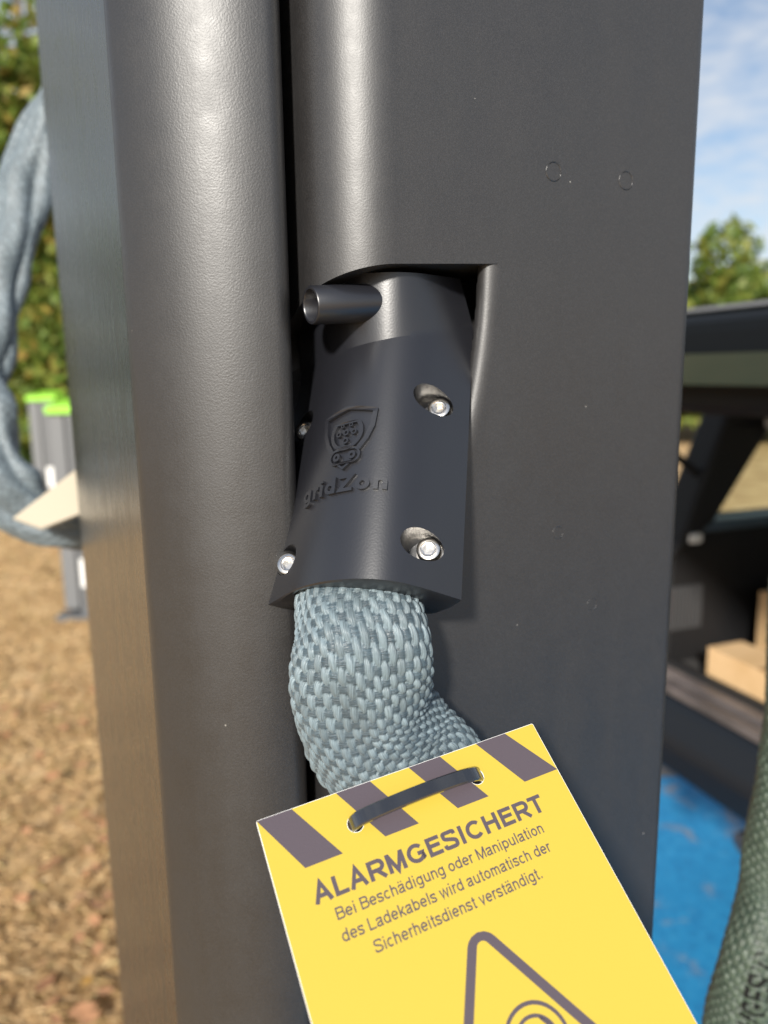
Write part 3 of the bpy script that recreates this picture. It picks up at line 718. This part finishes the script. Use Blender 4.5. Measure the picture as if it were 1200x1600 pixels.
def cable(name, label, path, ncol, pitch, per, m, group=None, **k):
    rt_ = root(name, tuple(path[len(path) // 2][:3]), label, 'cable', group)
    o, pl, L = sleeve('woven_sleeve', path, ncol, pitch, per, m, rt_, **k)
    mb = MB(); Q = spline(path, 60); mb.tube([q[:3] for q in Q], .009, 12); mb.obj('inner_cable', M_RUB, rt_, 60)
    return rt_, pl, L
def pp(x, y, d, a, b): return (*at(x, y, d), a, b)
path = [(*lan(-4, -40, -8.5), .0150, .0100), (*lan(-4, -18, -8.0), .0158, .0108), (*lan(-4, 0, -7.5), .0177, .0124),
        pp(564, 1000, .2275, .0188, .0145), pp(565, 1060, .230, .0195, .015), pp(572, 1112, .236, .0202, .015),
        pp(598, 1160, .2425, .0230, .0145), pp(648, 1215, .2490, .0235, .014), pp(700, 1300, .254, .022, .014), pp(735, 1430, .260, .020, .014), pp(745, 1600, .264, .019, .014), pp(735, 1850, .275, .019, .014)]
def fold(th, s):
    g = np.exp(-((s - .52) / .035) ** 2) * np.exp(-((np.abs(th) - 0) / .7) ** 2) + np.exp(-((s - .52) / .035) ** 2) * np.exp(-((th - 2 * pi) / .7) ** 2)
    g2 = np.exp(-((s - .565) / .03) ** 2) * (np.exp(-(th / .8) ** 2) + np.exp(-((th - 2 * pi) / .8) ** 2))
    return -.0036 * g + .0026 * g2
main_cable, _, _ = cable('charging_cable', 'blue grey woven sleeve cable coming out of the black clamp behind the yellow card', path, 48, .0026, 8, M_FAB, amp=.00082, seed=3, fold=fold)
# the same kind of sleeve drooping behind the pillar on the left
pl_ = [pp(190, 60, .68, .026, .020), pp(112, 150, .69, .025, .020), pp(58, 245, .69, .025, .019), pp(22, 360, .68, .024, .018), pp(-14, 480, .67, .024, .018), pp(-28, 590, .66, .024, .018), pp(-18, 690, .65, .026, .019),
       pp(6, 765, .65, .028, .019), pp(55, 808, .66, .025, .018), pp(115, 822, .67, .021, .018), pp(220, 820, .69, .02, .018), pp(320, 790, .72, .02, .018)]
def fold2(th, s): return .0045 * np.sin(s * 55 + 1.2 * np.sin(th)) * np.exp(-((s - .60) / .16) ** 2) + .0022 * np.abs(np.sin(s * 9 + 2.5 * th)) ** 6 * -1.5
cable('charging_cable', 'pale blue grey sleeved cable drooping in a loose loop left of the pillar', pl_, 34, .0040, 5, M_FABL, amp=.0004, lump=.0012, seed=5, fold=fold2)
# dark green sleeve at the lower right, printed
pg = [pp(1262, 900, .44, .020, .016), pp(1256, 1060, .44, .020, .016), pp(1246, 1180, .44, .020, .016), pp(1226, 1290, .44, .020, .016), pp(1212, 1390, .44, .020, .016), pp(1184, 1490, .43, .0195, .016), pp(1160, 1590, .43, .019, .016), pp(1138, 1720, .43, .019, .016), pp(1120, 1860, .43, .019, .016)]
green, gpl, gL = cable('charging_cable', 'dark green woven sleeve cable with black printed capitals at the lower right', pg, 34, .0032, 8, M_FABG, amp=.00055, lump=.0004, seed=8)
v, f = lettering('ALARMGESICHERT', 0, .17)
M_INK = mat('black_ink', (.004, .005, .004), .6, 0, .2)
ss = np.linspace(.5, 1, 400); yy_ = np.array([pix(gpl(q, pi / 2, 0))[1] for q in ss])
s_T = float(np.interp(1418, yy_, ss)); tx, ty = .0068, .0135     # the last letter ends here; the line runs upward
xm = v[:, 0].max()
v = np.array([gpl(s_T + (xm - p[0]) * tx / gL, rad(83) + p[1] * ty / .0185, .00085 + p[2] * .004) for p in v])
obj('printed_text', v, f, M_INK, green)

# ------------------------------------------------------------------ yellow warning card
hh = RCn @ V(.896, .178, -.405); hh /= np.linalg.norm(hh)
vd = RCn @ V(-.362, .707, -.608); vd /= np.linalg.norm(vd)
nT_ = np.cross(hh, vd); nT_ /= np.linalg.norm(nT_)
TL = at(400, 1283, .1936)
card = root('warning_card', tuple(TL), 'bright yellow warning card with grey hazard stripes and printed German lettering', 'warning card')
def tg(x, y, h=0): return TL + (hh * x + vd * y + nT_ * h) * .001
def onto(v, h0=.0, flatz=True):
    return [tg(p[0], p[1], h0 + p[2]) for p in v]
HX = ((24.0, -9.3), (60.8, -8.9)); CWd, CH = 85.0, 122.0
outl = roundpoly([(0, 0), (0, -CH), (CWd, -CH), (CWd, 0)], .5, 3)
holes = [circ(x, y, 2.15, 28) for x, y in HX]
v, f = flat([outl] + holes, .32); obj('card', onto(v, -.32), f, M_CARD, card, smooth=30)
shr = roundpoly([(.12, -.12), (.12, -CH + .12), (CWd - .12, -CH + .12), (CWd - .12, -.12)], .4, 3)
v, f = flat([shr] + [circ(x, y, 2.3, 28) for x, y in HX], .0); obj('printed_face', onto(v, .03), f, M_YEL, card)
def cliphole(poly):
    return [poly]
for k in range(4):
    x = 21.6 * k + .05; q = [(x + .1, -.12), (x + 10.0, -.12), (x + 18.4, -15.0), (x + 8.6, -15.0)]
    if k == 0: q = [(.12, -.12), (9.4, -.12), (18.4, -15.1), (8.4, -15.1)]
    if k == 3: q = [(x + .2, -.12), (x + 10.2, -.12), (84.88, -14.9), (x + 8.8, -14.9)]
    v, f = flat([q], 0)
    # keep the stripe clear of the punched holes
    obj('hazard_stripe', onto(v, .06), f, M_GREY, card)
def line(txt, x0, x1, y, cap, w):
    v, f = lettering(txt, 0, w)
    a, b_ = v[:, 0].min(), v[:, 0].max()
    v2 = np.stack([x0 + (v[:, 0] - a) / (b_ - a) * (x1 - x0), y + v[:, 1] * cap, v[:, 2] * 1.5], 1)
    return obj('printed_line', onto(v2, .06), f, M_GREY, card)
line('ALARMGESICHERT', 8.2, 75.6, -24.0, 4.75, .21)
line('Bei Beschädigung oder Manipulation', 12.2, 72.0, -28.95, 2.80, .142)
line('des Ladekabels wird automatisch der', 11.9, 71.5, -33.85, 2.80, .142)
line('Sicherheitsdienst verständigt.', 18.3, 65.6, -38.75, 2.80, .142)
tri = lambda ins, r: roundpoly([(43.2, -39.2 - 2 * ins), (43.2 + 30.0 - 1.732 * ins, -91.2 + ins), (43.2 - 30.0 + 1.732 * ins, -91.2 + ins)][::-1], r, 8)
v, f = flat([tri(0, 4.4), tri(2.35, 1.7)], 0); obj('warning_triangle', onto(v, .06), f, M_GREY, card)
for r_o, r_i in ((8.2, 7.3), (5.6, 4.8)):
    v, f = flat([circ(46.6, -68.6, r_o, 40), circ(46.6, -68.6, r_i, 40)], 0); obj('symbol_arc', onto(v, .06), f, M_GREY, card)
v, f = flat([[(49.0, -64.6), (49.6, -64.2), (51.6, -67.2), (51.0, -67.7)]], 0); obj('symbol_stroke', onto(v, .06), f, M_GREY, card)
v, f = flat([circ(46.6, -70.6, 2.6, 30)], 0); obj('symbol_dot', onto(v, .06), f, M_GREY, card)

# ------------------------------------------------------------------ cable tie through the card
tie = root('cable_tie', tuple(tg(42, -9)), 'glossy black cable tie threaded through the two holes of the yellow card', 'cable tie')
prf = [(22.9, -6.0), (23.0, -1.0), (23.1, .9), (24.2, 2.5), (28.0, 3.6), (34, 4.4), (42, 4.8), (50, 4.5), (56.5, 3.6), (60.2, 2.3), (61.6, .7), (61.8, -1.0), (61.9, -6.0)]
prf = spline([(a, b_, 0) for a, b_ in prf], 90)[:, :2]
loop = []
for i, p in enumerate(prf):
    t_ = prf[min(i + 1, 89)] - prf[max(i - 1, 0)]; t_ /= np.linalg.norm(t_); nn = V(-t_[1], t_[0]); loop.append((p, nn))
sec = [(-2.1, -.35), (-2.1, .25), (-1.75, .55), (1.75, .55), (2.1, .25), (2.1, -.35), (1.7, -.5), (-1.7, -.5)]
vs = []; yb = lambda x: -9.3 + (x - 24) / 36.8 * .4
for i, (p, nn) in enumerate(loop):
    nrw = 1.0 - .12 * max(0, 1 - min(i, 89 - i) / 14)
    for (w_, h_) in sec: vs.append(tg(p[0] + nn[0] * h_, yb(p[0]) + w_ * nrw * .92, p[1] + nn[1] * h_))
k = len(sec); fs = [(i * k + j, i * k + (j + 1) % k, (i + 1) * k + (j + 1) % k, (i + 1) * k + j) for i in range(89) for j in range(k)] + [tuple(range(k)), tuple(89 * k + j for j in range(k))[::-1]]
obj('strap', vs, fs, M_TIE, tie, smooth=40)
mb = MB(); mb.box(tg(40, -12, -7.8), hh * .006, vd * .0055, nT_ * .0045); bevel(mb.obj('lock_head', M_TIE, tie), .0005)
mb = MB(); mb.box(tg(23.0, -11.1, -7.0), hh * .039, vd * .004, nT_ * .001); mb.obj('back_strap', M_TIE, tie)

# ------------------------------------------------------------------ card seen from behind on the left cable
M_PALE = mat('cream_card', (.46, .40, .30), .6)
d0 = .612
q = [at(22, 812, d0), at(124, 733, d0 + .03), at(215, 728, d0 + .06), at(150, 800, d0 + .01), at(66, 828, d0 - .005)]
nn = np.cross(q[1] - q[0], q[4] - q[0]); nn /= np.linalg.norm(nn)
q = [p - nn * np.dot(p - q[0], nn) for p in q]
mb = MB(); mb.prism(q, nn * .0022 * (1 if nn[2] > 0 else -1))
tag(mb.obj('paper_card', M_PALE, None, None, tuple(q[0])), 'plain cream card seen edge on, lying against the left cable loop', 'card')

# ------------------------------------------------------------------ far charging posts with lime caps
M_POST = mat('grey_metal_post', (.115, .12, .125), .5); M_POSTL = mat('light_grey_metal', (.15, .155, .16), .5)
M_LIME = mat('lime_plastic', (.30, .66, .05), .45); M_WHITE = mat('white_sticker', (.8, .8, .78), .5)
def post(x, y, w, dp, h, label, lz, copy_of=None):
    r_ = root('charging_post', (x, y, 0), label, 'charging post', 'grey charging posts out on the grass')
    mb = MB(); mb.box((x, y, .06), (w * .42, 0, 0), (0, dp, 0), (0, 0, h - .1)); bevel(mb.obj('left_panel', M_POSTL, r_), .012)
    mb = MB(); mb.box((x + w * .42 + .012, y - .02, .0), (w * .58, 0, 0), (0, dp, 0), (0, 0, h - .06)); bevel(mb.obj('body', M_POST, r_), .012)
    mb = MB(); mb.box((x + w * .40, y + .02, .0), (.03, 0, 0), (0, dp * .8, 0), (0, 0, h - .11)); mb.obj('groove', M_RUB, r_)
    mb = MB(); c0 = V(x - .006, y - .006, h - .04)
    mb.prism([V(x - .006, y - .028, h - .055), V(x - .006, y - .028, h - .01), V(x - .006, y + dp + .01, h + .03), V(x - .006, y + dp + .01, h - .04)], (w + .03, 0, 0)); bevel(mb.obj('cap', M_LIME, r_), .008)
    mb = MB(); mb.box((x + w * .55, y - .024, lz), (.105, 0, 0), (0, .003, 0), (0, 0, .18)); mb.obj('sticker', M_WHITE, r_)
    mb = MB(); mb.box((x - .04, y - .06, .0), (w + .08, 0, 0), (0, dp + .1, 0), (0, 0, .035)); mb.obj('base_plate', M_POST, r_)
post(-2.00, 4.62, .23, .22, 1.33, 'nearer grey charging post with lime green cap and white sticker low on its front', .21)
post(-3.20, 7.0, .24, .22, 1.33, 'farther grey charging post with lime green cap, half behind the drooping cable', .50)

# ------------------------------------------------------------------ black estate car, tailgate open
M_PAINT = mat('black_car_paint', (.006, .007, .009), .25, 0, .25); M_TRIM = mat('black_trim', (.010, .010, .011), .55, 0, .35); M_TRIM2 = mat('dark_grey_trim', (.05, .05, .052), .6)
M_SILL = mat('scuffed_sill', rough=.45); variegate(M_SILL, 9, [(.3, (.05, .045, .045)), (.6, (.14, .12, .115)), (.8, (.25, .21, .18))], 6); bump(M_SILL, 80, .002, 3)
M_GLASS = mat('tinted_glass', (.75, .82, .72), .03, Transmission_Weight=1.0, IOR=1.1)
M_CARP = mat('grey_carpet', (.05, .048, .047), .95); bump(M_CARP, 800, .002, 3)
M_HEAD = mat('pale_headliner', (.42, .41, .39), .85); M_LAMP = mat('clear_lamp_lens', (.8, .8, .76), .3)
M_BUMP = mat('dark_bumper', (.010, .013, .018), .5, 0, .3)
M_RED = mat('red_lens', (.30, .012, .012), .15); M_TYRE = mat('tyre_rubber', (.018, .018, .018), .8); M_RIM = mat('alloy_rim', (.45, .45, .46), .3, .9)
P0 = V(.70, 2.05, 0); hC = V(.94, .342, 0); hC /= np.linalg.norm(hC); rC = V(hC[1], -hC[0], 0); CW = 1.78
def cv(x, y, z): return P0 + hC * x + rC * y + V(0, 0, z)
car = root('parked_car', tuple(cv(2.2, CW / 2, 0)), 'black estate car with its tailgate raised and boot open beside the blue bay', 'car')
def cbox(m, x0, x1, y0, y1, z0, z1): m.box(cv(x0, y0, z0), hC * (x1 - x0), rC * (y1 - y0), V(0, 0, z1 - z0))
arch = lambda cx, r: [(cx + r * cos(a), .34 + r * sin(a)) for a in np.linspace(pi, 0, 12)]
side = [(.0, .50), (.0, 1.02), (.05, 1.10), (3.0, 1.08), (4.1, .98), (4.35, .80), (4.4, .35)] + arch(3.55, .36)[::-1] + arch(.88, .36)[::-1] + [(.35, .34)]
for yy, sgn in ((0, 1), (CW - .05, 1)):
    mb = MB(); mb.prism([cv(x, yy, z) for x, z in side], rC * .05); bevel(mb.obj('side_body', M_PAINT, car), .02)
    iy = yy + .055 if yy == 0 else yy - .085
    # rear pillar, rail and window frames
    mb = MB(); mb.prism([cv(x, yy + .02, z) for x, z in [(.0, 1.0), (.19, 1.45), (.40, 1.46), (.14, 1.095)]], rC * .10); bevel(mb.obj('rear_pillar', M_TRIM, car), .015)
    mb = MB(); mb.prism([cv(x, yy + .03, z) for x, z in [(.30, 1.38), (.24, 1.46), (1.2, 1.52), (2.4, 1.47), (3.1, 1.09), (3.0, 1.09), (2.38, 1.41), (1.2, 1.45)]], rC * .09); mb.obj('roof_rail', M_PAINT, car)
    mb = MB(); mb.prism([cv(x, yy + .03, z) for x, z in [(.95, 1.06), (.98, 1.46), (1.10, 1.46), (1.10, 1.06)]], rC * .06); mb.obj('door_pillar', M_TRIM, car)
    mb = MB(); mb.prism([cv(x, yy + .035, z) for x, z in [(.17, 1.098), (.36, 1.40), (.96, 1.44), (.94, 1.088)]], rC * .004); mb.obj('quarter_window', M_GLASS, car)
    mb = MB(); mb.prism([cv(x, yy + .035, z) for x, z in [(1.11, 1.085), (1.11, 1.44), (2.36, 1.40), (2.95, 1.085)]], rC * .004); mb.obj('side_window', M_GLASS, car)
    mb = MB(); cbox(mb, .03, .95, iy, iy + .03, .68, 1.085); bevel(mb.obj('boot_side_trim', M_TRIM, car), .01)
    mb = MB(); cbox(mb, .10, .95, iy - (0 if yy == 0 else -.03), iy + (.06 if yy == 0 else -.03), 1.07, 1.098); bevel(mb.obj('window_ledge', mat('ledge_painted_reflection', (.06, .09, .12), .35), car), .006)  # the ledge's blue reflection is put into its base colour
    mb = MB(); cbox(mb, -.03, .10, yy, yy + .05, .80, 1.0) ; bevel(mb.obj('tail_light', M_RED, car), .012)
    for wx in (.88, 3.55):
        w_ = MB(); ring = lambda r, d: [cv(wx + r * cos(a), (yy + .025) + d, .33 + r * sin(a)) for a in np.linspace(0, 2 * pi, 28, endpoint=False)]
        tyre = MB(); prof_t = [(.20, -.09), (.30, -.10), (.33, -.07), (.33, .07), (.30, .10), (.20, .09)]
        RR_ = [ring(r, d) for r, d in prof_t]; vs = [q for r_ in RR_ for q in r_]; kk = 28
        tyre.add(vs, [(q * kk + i, q * kk + (i + 1) % kk, ((q + 1) % 6) * kk + (i + 1) % kk, ((q + 1) % 6) * kk + i) for q in range(6) for i in range(kk)])
        wh = tyre.obj('wheel', M_TYRE, car, 40)
        rm = MB(); rm.prism(ring(.205, -.05), rC * .10); rm.obj('rim', M_RIM, wh, 40)
mb = MB(); mb.prism([cv(.24, .10, 1.47), cv(.24, CW - .10, 1.47), cv(1.2, CW - .12, 1.535), cv(1.2, .12, 1.535)], (0, 0, .03)); mb.prism([cv(1.2, .12, 1.535), cv(1.2, CW - .12, 1.535), cv(2.4, CW - .14, 1.48), cv(2.4, .14, 1.48)], (0, 0, .03)); mb.obj('roof', M_PAINT, car)
mb = MB(); mb.prism([cv(2.4, .14, 1.48), cv(2.4, CW - .14, 1.48), cv(3.2, CW - .10, 1.06), cv(3.2, .10, 1.06)], hC * .006); mb.obj('windscreen', M_GLASS, car)
mb = MB(); mb.prism([cv(3.1, .04, 1.07), cv(3.1, CW - .04, 1.07), cv(4.15, CW - .06, .96), cv(4.15, .06, .96), ], (0, 0, .03)); mb.obj('bonnet', M_PAINT, car)
mb = MB(); cbox(mb, 4.1, 4.45, .02, CW - .02, .34, .82); bevel(mb.obj('front_bumper', M_PAINT, car), .05)
mb = MB(); cbox(mb, .05, 4.1, .06, CW - .06, .46, .52); mb.obj('underbody', M_TRIM, car)
mb = MB(); cbox(mb, .04, 1.0, .06, CW - .06, .68, .705); mb.obj('boot_floor', M_CARP, car)
mb = MB(); mb.prism([cv(x, .10, z) for x, z in [(.98, .66), (1.06, 1.16), (1.20, 1.16), (1.16, .66)]], rC * (CW - .2)); bevel(mb.obj('rear_seat_back', M_TRIM2, car), .03)
mb = MB(); mb.prism([cv(x, .09, z) for x, z in [(.27, 1.425), (1.2, 1.48), (2.3, 1.44), (2.3, 1.42), (1.2, 1.455), (.27, 1.40)]], rC * (CW - .18)); mb.obj('headliner', M_HEAD, car)
mb = MB(); mb.prism([cv(x, .0, z) for x, z in [(-.09, .50), (-.12, .60), (-.08, .69), (.03, .70), (.03, .49)]], rC * CW); bevel(mb.obj('rear_bumper', M_BUMP, car), .02)
for k, (x0_, z0_) in enumerate(((-.075, .702), (-.03, .712))):
    mb = MB(); cbox(mb, x0_, x0_ + .038, .03, CW - .03, z0_ - .01, z0_ + .008); bevel(mb.obj('sill_strip', M_SILL, car), .004)
mb = MB(); cbox(mb, .012, .05, .05, CW - .05, .69, .73); bevel(mb.obj('boot_seal', M_RUB, car), .012)
mb = MB(); mb.tube([cv(.3, .52, .47), cv(-.02, .50, .455), cv(-.09, .495, .45)], .024, 14); mb.obj('exhaust_pipe', M_STEEL, car, 40)
mb = MB(); cbox(mb, .055, .095, .09, .13, 1.045, 1.072); bevel(mb.obj('boot_lamp', M_LAMP, car), .008)
mb = MB()
for k in range(9): cbox(mb, .035 + k * .012, .041 + k * .012, .080, .092, .80, .92)
mb.obj('vent_grille', M_TRIM2, car)
# tailgate, raised level with the roof, its lower edge towards the camera
tgp = [(.26, 1.50), (.26, 1.46), (-.10, 1.435), (-.40, 1.42), (-.47, 1.435), (-.50, 1.50), (-.48, 1.57), (-.40, 1.586), (.0, 1.57)]
mb = MB(); mb.prism([cv(x, .10, z) for x, z in tgp], rC * (CW - .2)); tgate = bevel(mb.obj('tailgate', mat('black_tailgate_lining', (.006, .007, .008), .6, 0, .12), car), .02)
mb = MB(); mb.prism([cv(x, .22, z) for x, z in [(-.492, 1.472), (-.506, 1.518), (-.514, 1.518), (-.500, 1.472)]], rC * (CW - .44)); obj('tailgate_window', mb.v, mb.f, mat('glass_painted_green_reflection', (.018, .040, .034), .10, 0, .7), tgate)  # greenish reflection in this glass strip is painted as base colour
mb = MB(); mb.box(cv(-.41, .12, 1.590), hC * .42, rC * (CW - .24), V(0, 0, .006)); obj('spoiler_lip', mb.v, mb.f, mat('grey_spoiler', (.20, .205, .22), .25), tgate)
for yy in (.09, CW - .11):
    mb = MB(); mb.tube([cv(.10, yy, 1.22), cv(-.20, yy, 1.44)], .011, 8); mb.obj('gas_strut', M_TRIM, car, 40)
mb = MB(); cbox(mb, .25, .52, .14, .19, 1.335, 1.375); bevel(mb.obj('pale_grab_trim', M_HEAD, car), .018, 3)
# boxes on the boot floor
M_KRAFT = mat('tan_cardboard', (.50, .32, .16), .8); variegate(M_KRAFT, 12, [(.3, (.60, .39, .19)), (.7, (.70, .48, .26))], 4)
M_TAPE = mat('brown_tape', (.34, .20, .09), .35)
def carton(x, y, z, lx, ly, lz, label):
    r_ = root('cardboard_box', tuple(cv(x + lx / 2, y + ly / 2, z)), label, 'box')
    mb = MB(); cbox(mb, x, x + lx, y, y + ly, z, z + lz - .004); bevel(mb.obj('body', M_KRAFT, r_), .003)
    for a, b_ in ((0, .494), (.506, 1)):
        mb = MB(); cbox(mb, x, x + lx, y + ly * a, y + ly * b_, z + lz - .004, z + lz); mb.obj('flap', M_KRAFT, r_)
    mb = MB(); cbox(mb, x - .0006, x + lx + .0006, y + ly * .44, y + ly * .56, z + lz, z + lz + .0006); mb.obj('tape', M_TAPE, r_)
carton(.04, .225, .706, .11, .36, .095, 'low tan cardboard box lying at the edge of the open car boot')
carton(.26, .165, .706, .24, .40, .20, 'taller tan cardboard box standing deeper in the open car boot')

# ------------------------------------------------------------------ trees
M_BARK = mat('bark', (.13, .10, .075), .9); bump(M_BARK, 30, .02, 5)
G1 = leafmat('green_yellow_leaf', [(0, (.06, .11, .018)), (.35, (.10, .17, .025)), (.6, (.15, .20, .03)), (.8, (.22, .22, .035)), (.93, (.26, .17, .04)), (1, (.30, .24, .06))])
G2 = leafmat('olive_brown_leaf', [(0, (.08, .14, .022)), (.4, (.15, .21, .03)), (.7, (.23, .25, .04)), (.92, (.30, .20, .04)), (1, (.13, .22, .03))])
G3 = leafmat('deep_green_leaf', [(0, (.03, .07, .015)), (.5, (.055, .12, .022)), (.85, (.09, .15, .03)), (1, (.15, .18, .04))])
G4 = leafmat('yellow_green_leaf', [(0, (.07, .12, .02)), (.4, (.13, .19, .03)), (.7, (.19, .23, .04)), (1, (.27, .26, .05))])
def leaf_cloud(c, n, s, rg):
    """n leaf-sized quads: centres c (n,3)"""
    a = rg.normal(size=(n, 3)); a /= np.linalg.norm(a, axis=1)[:, None]; b = rg.normal(size=(n, 3)); b -= a * np.sum(a * b, 1)[:, None]; b /= np.linalg.norm(b, axis=1)[:, None]
    sz = (s * rg.uniform(.6, 1.3, n))[:, None]
    v = np.stack([c - a * sz, c + b * sz * .55, c + a * sz, c - b * sz * .55], 1).reshape(-1, 3)
    return v, np.arange(4 * n).reshape(-1, 4)
def tree(x, y, h, cr, z0, n, leaf, m, label, group, seed, squash=1.0):
    rg = np.random.default_rng(seed)
    r_ = root('broadleaf_tree', (x, y, 0), label, 'tree', group)
    mb = MB(); tr = .035 * h ** .8
    bend = rg.uniform(-.15, .15, 2)
    tk = [V(x + bend[0] * f * f, y + bend[1] * f * f, f * h * .8) for f in np.linspace(0, 1, 7)]
    mb.tube(tk, [tr * (1 - .8 * f) for f in np.linspace(0, 1, 7)], 9); mb.obj('trunk', M_BARK, r_, 50)
    cl = []
    nb_ = 15
    lm = MB()
    for k in range(nb_):
        f = rg.uniform(.25, 1); a = k * 2.4 + rg.uniform(-.4, .4); b0_ = tk[int(f * 5)]
        ln = cr * rg.uniform(.55, 1.0) * (1 - .45 * abs(f - .5)); el = rg.uniform(.1, .9)
        e_ = b0_ + V(cos(a) * ln * cos(el), sin(a) * ln * cos(el), ln * sin(el) * .8)
        if e_[2] > h: e_[2] = h - rg.uniform(0, .4)
        e_[2] = max(e_[2], z0)
        lm.tube([b0_, (b0_ + e_) / 2 + V(0, 0, .06 * ln), e_], [tr * .4, tr * .25, tr * .08], 6)
        for q in range(6): cl.append((b0_ + (e_ - b0_) * rg.uniform(.4, 1.1) + rg.normal(size=3) * cr * .16, cr * rg.uniform(.18, .40)))
    cl.append((V(x + bend[0], y + bend[1], h - cr * .25), cr * .35))
    lm.obj('limbs', M_BARK, r_, 50)
    w_ = np.array([c[1] ** 2 for c in cl]); pick = rg.choice(len(cl), n, p=w_ / w_.sum())
    cen = np.array([c[0] for c in cl])[pick]; rd = np.array([c[1] for c in cl])[pick]
    d = rg.normal(size=(n, 3)); d /= np.linalg.norm(d, axis=1)[:, None]
    pts = cen + d * (rd * rg.uniform(.25, 1, n) ** .5)[:, None] * V(1, 1, squash)
    pts[:, 2] = np.maximum(pts[:, 2], z0 * .8)
    v, f = leaf_cloud(pts, n, leaf, rg)
    return obj('crown', v, f, m, r_)
gl = 'trees along the edge of the dry grass'
tree(-3.7, 9.0, 6.9, 2.3, 1.0, 30000, .075, G2, 'tall olive brown autumn tree filling the top left behind the cable', gl, 11)
tree(-4.6, 11.6, 7.6, 3.0, 1.1, 26000, .08, G1, 'green and yellow tree directly behind the two grey posts', gl, 12)
tree(-7.4, 9.8, 3.9, 2.1, .7, 16000, .075, G3, 'deep green low tree farthest out to the left', gl, 13)
tree(-7.6, 13.5, 5.2, 2.6, 1.0, 18000, .085, G1, 'mixed green tree in the second row on the left', gl, 14)
tree(6.45, 15.2, 4.05, 1.9, .6, 20000, .14, G4, 'small yellow green tree just above the car roof beside the pillar', 'trees beyond the car', 21)
tree(8.35, 15.6, 3.55, 1.9, .6, 18000, .14, G4, 'lower yellow green tree at the right edge beyond the car', 'trees beyond the car', 22)
tree(6.2, 19, 3.6, 2.2, .4, 9000, .13, G1, 'squat green tree behind the small yellow one', 'trees beyond the car', 23)
# shrubs under the trees and a far wood
n = 22000; xx = rng.uniform(-16, -1.5, n); yy = 11.5 + rng.normal(0, .8, n) + .12 * np.abs(xx + 5); hz = rng.uniform(0, 1, n) * (1.35 + .5 * np.sin(xx * 1.7) + .3 * np.sin(xx * 4.1))
v, f = leaf_cloud(np.stack([xx, yy, hz], 1), n, .08, rng); tag(obj('undergrowth', v, f, G3), 'dark green thicket under the row of trees', kind='stuff')
n = 26000; aa = rng.uniform(-1.25, 1.25, n); dd = rng.uniform(48, 62, n); hz = rng.uniform(0, 1, n) ** .8 * (4.0 + 1.6 * np.sin(aa * 17) + 1.0 * np.sin(aa * 41 + 1))
v, f = leaf_cloud(np.stack([np.sin(aa) * dd, np.cos(aa) * dd, hz], 1), n, .5, rng); tag(obj('distant_wood', v, f, G1), 'far hazy green tree line along the horizon', kind='stuff')
